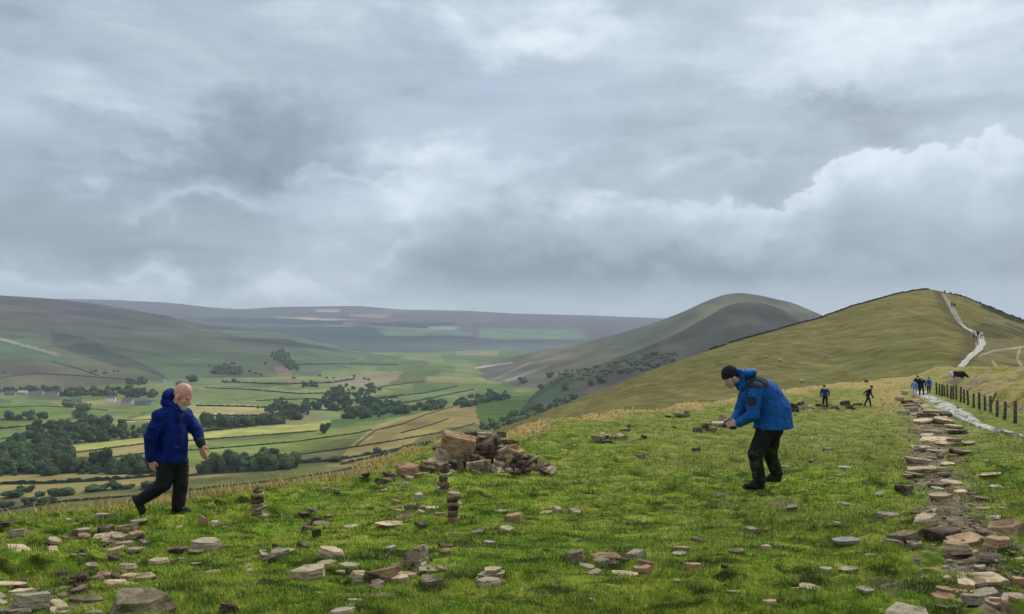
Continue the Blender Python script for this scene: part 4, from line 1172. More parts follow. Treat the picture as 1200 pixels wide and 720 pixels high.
# ------------------------------------------------------------------ village houses
m_white = m_plain('whitewash', (.86, .85, .82), .8, .06, 1); m_grit = m_plain('gritstone_wall', (.30, .27, .22), .9, .2, 1); m_slate = m_plain('slate_roof', (.13, .13, .135), .6, .2, 1); m_glass = m_plain('window_glass', (.03, .035, .04), .2, .1, 1, spec=.5)
m_pale = m_plain('pale_barn', (.52, .49, .43), .8, .1, 1)
def house(px, py, w, h, rz, label, wm, rm, group=None):
    q = fhit(('valley', 'left'), px, py); m = q.y / F; L = w * m * 1.05; H = h * m * .62; D = min(L * .6, 9)
    e = empty('house', q, rz); tag(e, label, 'house', group)
    bm = bmesh.new(); vs = [bm.verts.new(p) for p in ((-L / 2, -D / 2, -2), (L / 2, -D / 2, -2), (L / 2, D / 2, -2), (-L / 2, D / 2, -2), (-L / 2, -D / 2, H), (L / 2, -D / 2, H), (L / 2, D / 2, H), (-L / 2, D / 2, H), (-L / 2, 0, H + D * .42), (L / 2, 0, H + D * .42))]
    for f in ((0, 1, 5, 4), (2, 3, 7, 6), (1, 2, 6, 9, 5), (3, 0, 4, 8, 7), (3, 2, 1, 0)): bm.faces.new([vs[i] for i in f])
    link('wall', bm_mesh('wall', bm), wm, e)
    bm = bmesh.new(); o_ = .4; a = D * .42
    for s in (-1, 1):
        y0, z0 = s * (D / 2 + o_), H - o_ * .84 + .03
        v = [bm.verts.new(p) for p in ((-L / 2 - .3, y0, z0), (L / 2 + .3, y0, z0), (L / 2 + .3, 0, H + a + .05), (-L / 2 - .3, 0, H + a + .05), (-L / 2 - .3, y0, z0 + .3), (L / 2 + .3, y0, z0 + .3), (L / 2 + .3, 0, H + a + .35), (-L / 2 - .3, 0, H + a + .35))]
        for f in ((0, 1, 2, 3), (4, 5, 6, 7), (0, 1, 5, 4), (0, 3, 7, 4), (1, 2, 6, 5)): bm.faces.new([v[i] for i in f])
    rf = link('roof', bm_mesh('roof', bm), rm, e)
    bm = bmesh.new(); box(bm, (L / 2 - .8, 0, H + a + .6), (1.0, .8, 1.8)); link('chimney', bm_mesh('chimney', bm), m_grit, rf)
    nw = max(2, int(L / 4))
    for i in range(nw):
        for zz in ((H * .3), (H * .75)):
            bm = bmesh.new(); box(bm, (-L / 2 + L * (i + .5) / nw, -D / 2 - .02, zz), (1.2, .1, 1.2)); link('window', bm_mesh('window', bm), m_glass, e)
house(130, 471.5, 9, 8, .3, 'white farmhouse in the trees, brightest building in the valley', m_white, m_slate)
house(150, 473.5, 12, 6, -.2, 'long grey stone barn right of the white farmhouse', m_pale, m_slate)
house(164, 475, 11, 7, .4, 'stone farmhouse with two gables right of the long barn', m_grit, m_slate)
house(176, 474.5, 8, 5, -.4, 'small stone house at the right end of the farm buildings', m_pale, m_slate)
house(90, 472, 12, 5, .2, 'grey cottage left of the white farmhouse', m_grit, m_slate)
house(84, 475.5, 9, 4, -.3, 'small pale cottage left of the grey cottage', m_white, m_slate)
house(62, 464.5, 12, 5, .1, 'pale stone house at the right of the upper village row', m_pale, m_slate)
house(42, 463.5, 14, 4, .25, 'long pale terrace in the upper village row', m_pale, m_slate)
house(27, 462.5, 12, 4, -.2, 'pale shed with a bright roof in the upper village row', m_pale, m_pale)
house(12, 463.5, 10, 4, .2, 'low stone house at the left end of the village row', m_grit, m_slate)
house(356, 489, 6, 5, .2, 'small pale house in the dark clump of trees in the valley centre', m_white, m_slate)
house(188, 448, 9, 5, .2, 'pinkish stone barn above the farm buildings', m_pale, m_slate)

# ------------------------------------------------------------------ turf
rg = np.random.RandomState(11)
def blades(name, label, N, ymin, ymax, hgt, wid, dryonly, seed, umax=.80):
    rg = np.random.RandomState(seed)
    inv = rg.rand(N) * (1 / ymin - 1 / ymax) + 1 / ymax; Y = 1 / inv; X = (rg.rand(N) * 2 - 1) * umax * (Y + .4)
    px, py = proj(X, Y, G(X, Y, False)); dirt, dry, olive = masks(px, py, X, Y)
    keep = (Y < Yc_t(np.clip(px, -900, 2200)) * 1.05)
    if dryonly:
        keep &= (dry > .25 + .5 * rg.rand(N)) & (px < 1080)
    else:
        keep &= (dirt + (vn(X * 2.2, Y * 2.6, 8) - .5) * 1.0 < .70) & (vn(X * 1.7, Y * 1.7, 15) + rg.rand(N) * .6 > .45)
        keep &= ~((px > 1060) & (py < 515) & (py > 455) & (px > 1060 + (py - 460) * 1.1) & (px < 1100 + (py - 460) * 2.2))
    X, Y, px, py, dry, olive = X[keep], Y[keep], px[keep], py[keep], dry[keep], olive[keep]; Z = G(X, Y); n = len(X); print(name, n)
    cl = .55 + .9 * vn(X * 2.3, Y * 2.3, 77)
    h = hgt * cl * (.5 + rg.rand(n)) * np.clip(Y / 8, .9, 1.7); w = wid * np.clip(Y / 6, .8, 9) * (.7 + .6 * rg.rand(n))
    a = rg.rand(n) * 6.283 ; bx, by = np.cos(a), np.sin(a); ln = h * (.25 + .9 * rg.rand(n)); la = rg.rand(n) * 6.283 * (.6 if dryonly else .8) + 5.0 + 2 * vn(X * .8, Y * .8, 5)   # leaning with the wind
    lx, ly = np.cos(la) * ln, np.sin(la) * ln * .6
    b0 = np.stack([X - bx * w, Y - by * w, Z - .012], -1); b1 = np.stack([X + bx * w, Y + by * w, Z - .012], -1)
    mid = np.stack([X + lx * .35, Y + ly * .35, Z + h * .62], -1); mw = np.stack([bx * w * .7, by * w * .7, 0 * w], -1)
    tip = np.stack([X + lx, Y + ly, Z + h], -1)
    V = np.stack([b0, b1, mid + mw, mid - mw, tip], 1).reshape(-1, 3); b = np.arange(n)[:, None] * 5
    T = np.concatenate([b + [0, 1, 2], b + [0, 2, 3], b + [3, 2, 4]], 1).reshape(-1, 3)
    r = rg.rand(n)
    me = np_mesh(name, V, T, n=3, smooth=True, attrs={'rnd': ('F', np.repeat(r, 5)), 'olive': ('F', np.repeat(olive, 5)), 'dry': ('F', np.repeat(np.clip(dry if dryonly else dry * .8 + (r > .93) * .35, 0, 1), 5))})
    return tag(link(name, me, MB), label, 'grass', kind='stuff')
MB = m_blade()
blades('grass', 'short wind-combed green turf covering the ridge top', 760000, 3.0, 92, .026, .0026, False, 1)
blades('dry_grass', 'golden dry grass along the far edge of the ridge', 110000, 7, 95, .085, .0026, True, 2, .62)

# ------------------------------------------------------------------ people and animals
def blob(parts, voxel, smooth=4, name='body', wr=0.0, wfreq=9, cut=None, seed=0):
    bm = bmesh.new()
    for p in parts:
        b2 = bmesh.new()
        if p[0] == 'c':
            _, a, b, ra, rb = p
            for c, r in ((a, ra), (b, rb)):
                r_ = bmesh.ops.create_icosphere(b2, subdivisions=3, radius=r); bmesh.ops.translate(b2, vec=Vector(c), verts=r_['verts'])
            h = bmesh.ops.convex_hull(b2, input=b2.verts[:])
            bad = [g for g in h['geom_interior'] + h['geom_unused'] if isinstance(g, bmesh.types.BMVert)]
            bmesh.ops.delete(b2, geom=list(set(bad)), context='VERTS')
        else:
            _, c, r, rot = p
            r_ = bmesh.ops.create_icosphere(b2, subdivisions=4, radius=1)
            bmesh.ops.transform(b2, matrix=Matrix.Translation(c) @ Euler(rot).to_matrix().to_4x4() @ Matrix.Diagonal((*r, 1)), verts=r_['verts'])
        tmp = bpy.data.meshes.new('t'); b2.to_mesh(tmp); b2.free(); bm.from_mesh(tmp); bpy.data.meshes.remove(tmp)
    me = bpy.data.meshes.new(name); bm.to_mesh(me); bm.free()
    o = bpy.data.objects.new('tmp', me); col.objects.link(o)
    m = o.modifiers.new('r', 'REMESH'); m.mode = 'VOXEL'; m.voxel_size = voxel
    if smooth: m = o.modifiers.new('s', 'SMOOTH'); m.factor = .5; m.iterations = smooth
    dg = bpy.context.evaluated_depsgraph_get(); out = bpy.data.meshes.new_from_object(o.evaluated_get(dg)); out.name = name
    bpy.data.objects.remove(o); bpy.data.meshes.remove(me)
    if wr:
        n = len(out.vertices); co = np.empty(n * 3); out.vertices.foreach_get('co', co); co = co.reshape(-1, 3)
        no = np.empty(n * 3); out.vertex_normals.foreach_get('vector', no); no = no.reshape(-1, 3)
        w1 = fbm(co[:, 0] * wfreq + co[:, 1] * wfreq * .6 + seed, co[:, 2] * wfreq * 1.6 + co[:, 1] * wfreq * .7, 3, 3)
        w2 = (1 - np.abs(fbm(co[:, 2] * wfreq * 1.3 + co[:, 0] * wfreq * .8 + 5 + seed, co[:, 1] * wfreq * .5, 2, 8)) * 2.2)
        w2 = (1 - np.abs(fbm(co[:, 0] * wfreq * 1.1 + co[:, 2] * wfreq * .55 + seed, co[:, 2] * wfreq * .35 + co[:, 1] * wfreq * .9, 2, 8)) * 2.2)
        co = co + no * ((w1 * .9 + w2 * .45) * wr)[:, None]; out.vertices.foreach_set('co', co.ravel())
    if cut:
        b = bmesh.new(); b.from_mesh(out)
        for (pc, pn) in cut:
            r_ = bmesh.ops.bisect_plane(b, geom=b.verts[:] + b.edges[:] + b.faces[:], plane_co=pc, plane_no=pn, clear_inner=True)
            bmesh.ops.holes_fill(b, edges=[e for e in b.edges if e.is_boundary])
        b.to_mesh(out); b.free()
    out.polygons.foreach_set('use_smooth', np.full(len(out.polygons), True)); return out
def V3(*a): return Vector(a)
def hand_parts(wr, d, thumb, curl=.6, s=1.0, nrm=None):
    """palm and five separate bent fingers; d = pointing direction, thumb = direction of the thumb side"""
    d = Vector(d).normalized(); th = Vector(thumb); th = (th - d * th.dot(d)).normalized(); nn = d.cross(th) if nrm is None else Vector(nrm)
    nn = (nn - d * nn.dot(d)).normalized(); L = .085 * s; out = []; w = Vector(wr)
    for k in (-1.2, -.4, .4, 1.2):
        out.append(('c', w + th * k * .014 * s + d * .01, w + th * k * .020 * s + d * L, .018 * s, .0145 * s))
    lens = (.055, .070, .078, .070)
    for i, k in enumerate((-1.5, -.5, .5, 1.5)):
        b = w + th * k * .0205 * s + d * L; l = lens[i] * s; r = .0092 * s; dirn = d
        for j, f in enumerate((.45, .32, .25)):
            dirn = (dirn + nn * curl * .55).normalized(); e = b + dirn * l * f * 1.15; out.append(('c', b, e, r, r * .9)); b = e; r *= .92
    b = w + d * .028 * s + th * .026 * s; e = b + (d * .5 + th * .75 + nn * .3).normalized() * .040 * s; out.append(('c', b, e, .0135 * s, .0115 * s))
    e2 = e + (d * .95 + th * .15 + nn * .35).normalized() * .032 * s; out.append(('c', e, e2, .011 * s, .0095 * s)); return out
def head_frame(c, yaw, pitch, s=1.0, roll=0):
    M = Matrix.Translation(c) @ Matrix.Rotation(yaw, 4, 'Z') @ Matrix.Rotation(pitch, 4, 'Y') @ Matrix.Rotation(roll, 4, 'X'); return M, s
def hp(fr, x, y, z): M, s = fr; return M @ Vector((x * s, y * s, z * s))
def he(fr, c, r, rx=0):
    M, s = fr; return ('e', hp(fr, *c), tuple(k * s for k in r), tuple(M.to_euler()))
def head_parts(fr):
    s = fr[1]; o = [he(fr, (-.012, 0, .022), (.102, .080, .105)), he(fr, (.035, 0, -.045), (.068, .062, .085)), he(fr, (.052, 0, -.100), (.045, .044, .034)),
         ('c', hp(fr, .094, 0, -.005), hp(fr, .122, 0, -.048), .010 * s, .016 * s), ('c', hp(fr, .082, -.034, .012), hp(fr, .082, .034, .012), .014 * s, .014 * s),
         ('c', hp(fr, .094, -.018, -.082), hp(fr, .094, .018, -.082), .009 * s, .009 * s), ('c', hp(fr, .090, -.014, -.095), hp(fr, .090, .014, -.095), .009 * s, .009 * s)]
    for y in (-1, 1):
        o += [he(fr, (.066, y * .036, -.045), (.024, .024, .028)), he(fr, (-.008, y * .084, -.030), (.024, .014, .036)), ('c', hp(fr, .112, y * .009, -.052), hp(fr, .108, y * .011, -.052), .009 * s, .008 * s)]
    return o
def m_cloth(name, c, var=.25, rough=.75, bs=.35, spec=.3, emis=None):
    m, t = material(name, rough, spec); n = t.noise(t.obj, 14, 4, .6)
    t.put(t.b.inputs['Base Color'], t.ramp(n, [(.3, tuple(x * (1 - var) for x in c)), (.7, tuple(min(1, x * (1 + var)) for x in c))]))
    bump(t, t.noise(t.mapping(t.obj, (1, 1, 2.2)), 11, 5, .6, .8), bs, .03); return m
def m_skin(name, c):
    m, t = material(name, .5, .35); n = t.noise(t.obj, 22, 4, .6)
    t.put(t.b.inputs['Base Color'], t.ramp(n, [(.3, tuple(x * .84 for x in c)), (.7, c)])); t.b.inputs['Subsurface Weight'].default_value = .1; t.b.inputs['Subsurface Radius'].default_value = (.01, .004, .002)
    bump(t, t.noise(t.obj, 120, 3), .15, .002); return m
SKIN = m_skin('ruddy_skin', (.66, .32, .235)); SKIN2 = m_skin('fair_skin', (.52, .33, .25)); M_BEARD = m_cloth('white_beard', (.46, .38, .32), .25, .9, .8)
M_EYE = m_plain('eye', (.02, .015, .012), .2, .1, 10); M_BLUE = m_cloth('royal_blue_shell', (.003, .013, .125), .45, .75, .5, .15); M_AZ = m_cloth('azure_shell', (.006, .080, .28), .38, .7, .5, .2)
M_NAVY = m_cloth('dark_navy_panel', (.014, .022, .035), .2, .8, .4); M_BLK = m_cloth('black_cloth', (.010, .010, .012), .3, .85, .5); M_BOOT = m_cloth('black_boot', (.012, .011, .010), .3, .6, .3)
M_CAMO, t = material('dark_green_patterned_trousers', .85, .2)
n = t.noise(t.obj, 11, 3, .5, .8); zz = t.new('ShaderNodeSeparateXYZ'); t.l.new(t.obj, zz.inputs[0])
t.put(t.b.inputs['Base Color'], t.mix(t.math('MULTIPLY', t.mr(n, .53, .58), t.mr(zz.outputs[2], .62, .52)), (.011, .012, .010), (.035, .045, .020))); bump(t, t.noise(t.obj, 12, 4), .5, .03)
M_WHITE = m_cloth('pale_cloth', (.6, .58, .54), .1); M_BROWN = m_cloth('tan_trousers', (.35, .30, .22), .2); M_DBLUE = m_cloth('denim_blue', (.03, .06, .16), .2); M_LBL = m_cloth('light_blue_cloth', (.12, .26, .55), .2); M_RED = m_cloth('reddish_hair', (.22, .10, .05), .2)

def person_root(px, py, s0, label, rz=0, group=None, caster=ghit):
    q = caster(px, py); e = empty('person', q, rz, q.y / s0); tag(e, label, 'person', group); return e

# --- the bald man walking
A = person_root(209, 601.5, 9.6, 'bald bearded man in a royal blue jacket walking right with his head bowed')
def a2(zx, zy, y=0.0): return V3((zx - 300) / 365, y, (648 - zy) / 365)
fr = head_frame(a2(318, 124, -.02), R(-8), R(30), 1.10)
nk = a2(272, 185, 0)
arm_n = (a2(234, 216, -.16), a2(206, 304, -.19), a2(204, 394, -.15)); arm_f = (a2(308, 216, .13), a2(358, 290, .15), a2(384, 344, .08))
hip_f, kn_f, an_f = a2(292, 425, .07), a2(302, 508, .05), a2(292, 612, .05); hip_r, kn_r, an_r = a2(252, 425, -.06), a2(250, 512, -.09), a2(150, 580, -.08)
body = head_parts(fr) + [('c', a2(300, 150, -.01), nk, .062, .075), ('c', nk, a2(265, 400), .10, .12), ('c', arm_n[0], arm_n[1], .05, .04), ('c', arm_n[1], arm_n[2], .04, .03), ('c', arm_f[0], arm_f[1], .045, .04), ('c', arm_f[1], arm_f[2], .04, .028),
      ('c', nk, arm_n[0], .06, .05), ('c', nk, arm_f[0], .06, .05), ('c', hip_f, kn_f, .07, .05), ('c', kn_f, an_f, .05, .035), ('c', hip_r, kn_r, .07, .05), ('c', kn_r, an_r, .05, .035), ('c', hip_f, hip_r, .08, .08)]
body += hand_parts(arm_n[2] + V3(0, 0, -.02), (.10, -.02, -1), (.8, -.45, 0), .75, 1.05, (.35, .8, .1)) + hand_parts(arm_f[2] + V3(.005, 0, -.015), (.30, -.15, -1), (.9, -.5, .1), .5, 1.2, (.2, .8, 0))
body += [('c', an_f, an_f + V3(.05, 0, -.05), .03, .02), ('c', an_r, an_r + V3(.0, 0, -.05), .03, .02)]
link('body', blob(body, .0052, 3, 'body'), SKIN, A)
jk = [('c', nk + V3(0, 0, -.02), a2(284, 172, 0), .115, .082), ('c', a2(266, 235, 0), a2(274, 320, 0), .155, .165), ('c', a2(274, 320, 0), a2(270, 440, 0), .165, .168), ('c', a2(248, 222, -.06), a2(296, 225, .06), .12, .12), ('e', a2(266, 228), (.165, .155, .15), (0, 0, 0)), ('c', a2(248, 400, -.04), a2(250, 430, -.04), .13, .13),
      ('c', arm_n[0] + V3(.01, .02, 0), arm_n[1], .084, .084), ('c', arm_n[1], arm_n[2], .082, .062), ('c', arm_f[0] + V3(-.02, -.02, 0), arm_f[1], .088, .074), ('c', arm_f[1], arm_f[2], .072, .052), ('c', nk + V3(0, 0, -.03), arm_n[0], .085, .084), ('c', nk + V3(0, 0, -.03), arm_f[0], .085, .08)]
jo = link('jacket', blob(jk, .0095, 9, 'jacket', .010, 6, [(a2(268, 412, 0), (.0, 0, 1))] if False else None, 1), M_BLUE, A)
me = jo.data; b = bmesh.new(); b.from_mesh(me)            # clean hem, sleeves left alone
bmesh.ops.bisect_plane(b, geom=b.verts[:] + b.edges[:] + b.faces[:], plane_co=a2(268, 416), plane_no=(.05, 0, 1), clear_inner=True); bmesh.ops.holes_fill(b, edges=[e for e in b.edges if e.is_boundary]); b.to_mesh(me); b.free(); me.polygons.foreach_set('use_smooth', np.full(len(me.polygons), True))
hood = [('e', a2(252, 128, .0), (.068, .115, .090), (0, .55, 0)), ('e', a2(252, 160, 0), (.090, .12, .070), (0, .3, 0)), ('c', a2(262, 165, -.07), a2(300, 185, -.07), .045, .035), ('c', a2(262, 165, .07), a2(300, 185, .07), .045, .035)]
for k in range(9):
    an = k / 9 * 6.283; c1 = nk + V3(math.cos(an) * .085 + .02, math.sin(an) * .085, .045 - .03 * math.cos(an)); an += .7; c2 = nk + V3(math.cos(an) * .085 + .02, math.sin(an) * .085, .045 - .03 * math.cos(an)); hood.append(('c', c1, c2, .030, .030))
link('hood', blob(hood, .008, 3, 'hood', .007, 14), M_BLUE, A)
for (a_, b_) in ((a2(296, 345, -.185), a2(322, 352, -.165)), (a2(206, 260, -.262), a2(232, 262, -.262))):
    link('pocket_flap', blob([('c', a_, b_, .016, .016)], .006, 1, 'pocket_flap'), M_BLUE, A)
link('zip', blob([('c', a2(316, 200, -.115), a2(322, 250, -.105), .009, .009), ('c', a2(322, 250, -.105), a2(328, 310, -.10), .009, .008), ('c', a2(328, 310, -.10), a2(322, 405, -.10), .008, .008)], .005, 2, 'zip'), M_NAVY, A)
cuff = [('c', arm_f[2] + V3(-.008, 0, .03), arm_f[2] + V3(.003, 0, -.005), .056, .055)]; link('cuff', blob(cuff, .006, 2, 'cuff'), M_NAVY, A)
tr = [('e', a2(268, 418, 0), (.155, .145, .11), (0, 0, 0)), ('c', hip_f, kn_f, .108, .088), ('c', kn_f, an_f + V3(0, 0, -.01), .086, .078), ('c', hip_r, kn_r, .108, .090), ('c', kn_r, an_r, .088, .070)]
link('trousers', blob(tr, .0095, 4, 'trousers', .009, 10, None, 4), M_BLK, A)
b1 = [('c', an_f + V3(0, 0, .03), a2(283, 632, .05), .056, .052), ('c', a2(276, 634, .05), a2(338, 637, .03), .042, .036), ('c', a2(300, 625, .04), a2(325, 636, .035), .045, .038), ('c', a2(272, 641, .05), a2(345, 643, .03), .026, .024)]
b2 = [('c', an_r + V3(-.01, 0, .0), a2(132, 580, -.08), .056, .050), ('c', a2(127, 575, -.08), a2(156, 632, -.085), .044, .036), ('c', a2(118, 570, -.08), a2(150, 640, -.085), .024, .022), ('c', a2(140, 592, -.08), a2(158, 625, -.08), .042, .036)]
link('boot', blob(b1, .006, 2, 'boot', .002), M_BOOT, A); link('boot', blob(b2, .006, 2, 'boot', .002), M_BOOT, A)
bd = [he(fr, (.072, 0, -.118), (.040, .044, .036)), he(fr, (.050, .040, -.092), (.032, .018, .034)), he(fr, (.050, -.040, -.092), (.032, .018, .034)), ('c', hp(fr, .100, -.024, -.070), hp(fr, .100, .024, -.070), .011, .011)]
link('beard', blob(bd, .005, 2, 'beard', .004, 30), M_BEARD, A)
for y in (-1, 1):
    link('eye', blob([('e', hp(fr, .083, y * .031, -.012), (.012, .014, .009), (0, 0, 0))], .004, 1, 'eye'), M_EYE, A)

# --- the man bending over
B = person_root(890, 571.5, 10.62, 'man in a bright blue anorak, black beanie and glasses bending over stones in his hands')
def b2_(zx, zy, y=0.0): return V3((zx - 320) / 348, y, (640 - zy) / 348)
fr = head_frame(b2_(186, 128, -.01), R(180 + 14), R(34), 1.05)
nk = b2_(240, 150)
an_ = (b2_(282, 180, -.17), b2_(268, 298, -.22), b2_(210, 338, -.13)); af_ = (b2_(282, 180, .17), b2_(252, 300, .20), b2_(206, 335, .07))
hn, kn, ann = b2_(338, 385, -.08), b2_(292, 486, -.10), b2_(308, 600, -.11); hf, kf, af2 = b2_(392, 385, .09), b2_(384, 492, .14), b2_(424, 588, .20)
body = head_parts(fr) + [('c', b2_(205, 140), nk, .056, .055), ('c', nk, b2_(330, 230), .05, .11), ('c', b2_(330, 230), b2_(375, 360), .13, .13), ('c', b2_(300, 180), an_[0], .06, .05), ('c', b2_(300, 180), af_[0], .06, .05)]
for a in (an_, af_): body += [('c', a[0], a[1], .05, .042), ('c', a[1], a[2], .042, .030)]
for a in ((hn, kn, ann), (hf, kf, af2)): body += [('c', b2_(365, 370), a[0], .12, .09), ('c', a[0], a[1], .08, .055), ('c', a[1], a[2], .05, .035), ('c', a[2], a[2] + V3(-.04, 0, -.05), .03, .02)]
body += hand_parts(an_[2] + V3(-.01, 0, -.005), (-1, .25, -.12), (.0, .3, 1), .85, 1.0, (0, .9, -.4)) + hand_parts(af_[2] + V3(-.01, 0, 0), (-1, -.15, -.15), (0, -.3, 1), .85, 1.0, (0, -.9, -.4))
link('body', blob(body, .0052, 3, 'body'), SKIN2, B)
jk = [('c', b2_(298, 178), b2_(350, 212), .165, .205), ('c', b2_(350, 212), b2_(388, 285), .205, .235), ('c', b2_(388, 285), b2_(386, 375), .235, .262), ('c', b2_(240, 160), b2_(285, 165), .085, .13),
      ('c', nk + V3(.04, 0, -.03), b2_(290, 175), .095, .14), ('c', b2_(268, 215), b2_(330, 310), .10, .13)]
for a in (an_, af_): jk += [('c', a[0] + V3(.02, 0, 0), a[1], .098, .084), ('c', a[1], a[2] + V3(.015, 0, 0), .084, .058)]
me = blob(jk, .0095, 9, 'jacket', .011, 6, None, 9); b = bmesh.new(); b.from_mesh(me)
bmesh.ops.bisect_plane(b, geom=b.verts[:] + b.edges[:] + b.faces[:], plane_co=b2_(388, 366), plane_no=(-.04, 0, 1), clear_inner=True); bmesh.ops.holes_fill(b, edges=[e for e in b.edges if e.is_boundary]); b.to_mesh(me); b.free(); me.polygons.foreach_set('use_smooth', np.full(len(me.polygons), True))
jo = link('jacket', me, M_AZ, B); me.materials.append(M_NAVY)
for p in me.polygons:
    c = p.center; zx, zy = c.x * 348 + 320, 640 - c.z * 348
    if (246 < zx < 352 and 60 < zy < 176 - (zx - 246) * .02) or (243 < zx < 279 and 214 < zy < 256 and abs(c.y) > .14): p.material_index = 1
hood = [('e', b2_(262, 112), (.115, .115, .065), (0, -.15, 0)), ('e', b2_(290, 105), (.06, .10, .045), (0, .2, 0)), ('c', b2_(238, 128, -.07), b2_(232, 185, -.05), .035, .025), ('c', b2_(238, 128, .07), b2_(232, 185, .05), .035, .025), ('c', b2_(228, 105, -.05), b2_(228, 105, .05), .045, .045)]
link('hood', blob(hood, .008, 3, 'hood', .007, 14), M_AZ, B)
hat = [he(fr, (-.020, 0, .050), (.108, .092, .092)), he(fr, (-.035, 0, .010), (.100, .090, .060)), ('c', hp(fr, .070, -.035, .035), hp(fr, .070, .035, .035), .025, .025)]
link('beanie', blob(hat, .006, 3, 'beanie', .003, 25), M_BLK, B)
gl = [('c', hp(fr, .112, -.045, -.004), hp(fr, .112, -.012, -.004), .005, .005), ('c', hp(fr, .112, .012, -.004), hp(fr, .112, .045, -.004), .005, .005), ('c', hp(fr, .112, -.012, -.004), hp(fr, .112, .012, -.004), .004, .004)]
for y in (-1, 1): gl += [('c', hp(fr, .108, y * .048, -.004), hp(fr, -.0, y * .084, -.012), .004, .004), ('c', hp(fr, .110, y * .045, -.030), hp(fr, .110, y * .014, -.030), .004, .004)]
link('glasses', blob(gl, .0035, 1, 'glasses'), m_plain('glasses_frame', (.55, .5, .42), .3, .1, 5), B)
for y in (-1, 1): link('eye', blob([('e', hp(fr, .083, y * .031, -.012), (.012, .014, .009), (0, 0, 0))], .004, 1, 'eye'), M_EYE, B)
tr = [('e', b2_(368, 378), (.18, .16, .12), (0, 0, 0)), ('c', hn, kn, .118, .098), ('c', kn, ann, .096, .080), ('c', hf, kf, .118, .098), ('c', kf, af2, .094, .078)]
link('trousers', blob(tr, .0095, 4, 'trousers', .011, 10, None, 14), M_CAMO, B)
for (a, t0, h0) in ((ann, b2_(236, 634, -.13), b2_(322, 634, -.11)), (af2, b2_(362, 622, .19), b2_(436, 622, .20))):
    link('boot', blob([('c', a + V3(0, 0, .03), h0 + V3(-.02, 0, .04), .06, .055), ('c', h0 + V3(-.02, 0, .025), t0 + V3(.03, 0, .02), .046, .040), ('c', a + V3(-.03, 0, -.02), t0 + V3(.06, 0, .025), .05, .040), ('c', h0, t0, .028, .026)], .006, 2, 'boot'), M_BOOT, B)
wc = B.matrix_basis @ b2_(172, 352, -.03); sc_ = B.scale[0]
stone(wc + V3(0, 0, -.035), .17 * sc_, .12 * sc_, .045 * sc_, 'slab', 'dark', 'small dark flat stone held in the bending man\'s hands', None, .1, (0, 0))
wc = B.matrix_basis @ b2_(196, 362, -.02)
stone(wc + V3(0, 0, -.035), .12 * sc_, .10 * sc_, .035 * sc_, 'slab', 'dark', 'dark stone chip under the hands of the bending man', None, .9, (0, 0))

# --- small figures further off
def figure(px, py, label, coat, legs, head, yaw=0, bend=0.0, stride=.25, hgt=1.72, caster=ghit, group=None, hair=None, pack=None, arms=.12):
    q = caster(px, py); e = empty('person', q - V3(0, 0, .03), yaw, hgt / 1.75); tag(e, label, 'person', group)
    cb, sb = math.cos(bend), math.sin(bend)
    def u(x, y, z):                                   # bend the upper body forward (+x) about the hip
        zz = z - .92; return V3(x * cb + zz * sb, y, .92 + zz * cb - x * sb)
    st = stride; vx = .016 if q.y < 90 else .03
    hd = u(.03, 0, 1.62); bd = [('e', hd, (.10, .082, .12), (0, bend, 0)), ('e', u(.06, 0, 1.57), (.07, .06, .08), (0, bend, 0)), ('c', u(.14, 0, 1.61), u(.15, 0, 1.59), .016, .018), ('c', u(.02, 0, 1.55), u(0, 0, 1.42), .055, .065), ('c', u(0, 0, 1.40), u(0, 0, .95), .13, .13)]
    H = []
    for s in (-1, 1):
        sh, el_, wr = u(0, s * .20, 1.40), u(-.02 + s * arms, s * .27, 1.13), u(.06 + s * arms * 1.7, s * .25, .90)
        kx, ax = (s * st * .55 + .04, s * st); k_, a_ = V3(kx, s * .10, .50), V3(ax - (.06 if s < 0 else 0), s * .10, .10 if s > 0 else .14)
        bd += [('c', sh, el_, .045, .04), ('c', el_, wr, .04, .03), ('c', wr, wr + V3(.02, 0, -.09), .036, .026), ('c', V3(0, s * .09, .92), k_, .08, .055), ('c', k_, a_, .055, .04), ('c', a_, a_ + V3(.13, 0, -.05), .04, .035)]; H.append((sh, el_, wr, k_, a_))
    link('body', blob(bd, vx, 2, 'body'), SKIN2, e)
    ct = [('e', u(0, 0, 1.28), (.15, .21, .20), (0, bend, 0)), ('e', u(0, 0, 1.08), (.15, .19, .20), (0, bend, 0)), ('e', u(0, 0, .93), (.165, .20, .16), (0, bend, 0)), ('c', u(0, -.15, 1.42), u(0, .15, 1.42), .075, .075)]
    for (sh, el_, wr, k_, a_) in H: ct += [('c', sh, el_, .075, .066), ('c', el_, wr, .066, .05)]
    link('coat', blob(ct, vx, 2, 'coat', .008, 9), coat, e)
    tr_ = [('e', V3(0, 0, .90), (.14, .17, .12), (0, 0, 0))]; bt = []
    for s, (sh, el_, wr, k_, a_) in zip((-1, 1), H):
        tr_ += [('c', V3(0, s * .09, .90), k_, .10, .080), ('c', k_, a_, .078, .062)]
        link('boot', blob([('c', a_ + V3(-.03, 0, -.03), a_ + V3(.16, 0, -.06), .05, .042)], vx, 1, 'boot'), M_BOOT, e)
    link('trousers', blob(tr_, vx, 2, 'trousers'), legs, e)
    link('hat' if head in (M_WHITE, M_BLK) else 'hair', blob([('e', hd + V3(-.015, 0, .035), (.112, .095, .105), (0, bend, 0))], vx, 1, 'hair'), head, e)
    if pack: link('backpack', blob([('e', u(-.24, 0, 1.22), (.11, .15, .24), (0, bend, 0))], vx, 1, 'backpack'), pack, e)
    return e
figure(967, 477.5, 'distant person in a dark blue coat with hunched shoulders standing left among rocks', m_cloth('dark_blue_coat', (.010, .022, .085), .3), M_BLK, M_NAVY, R(80), .32, .12, 1.48)
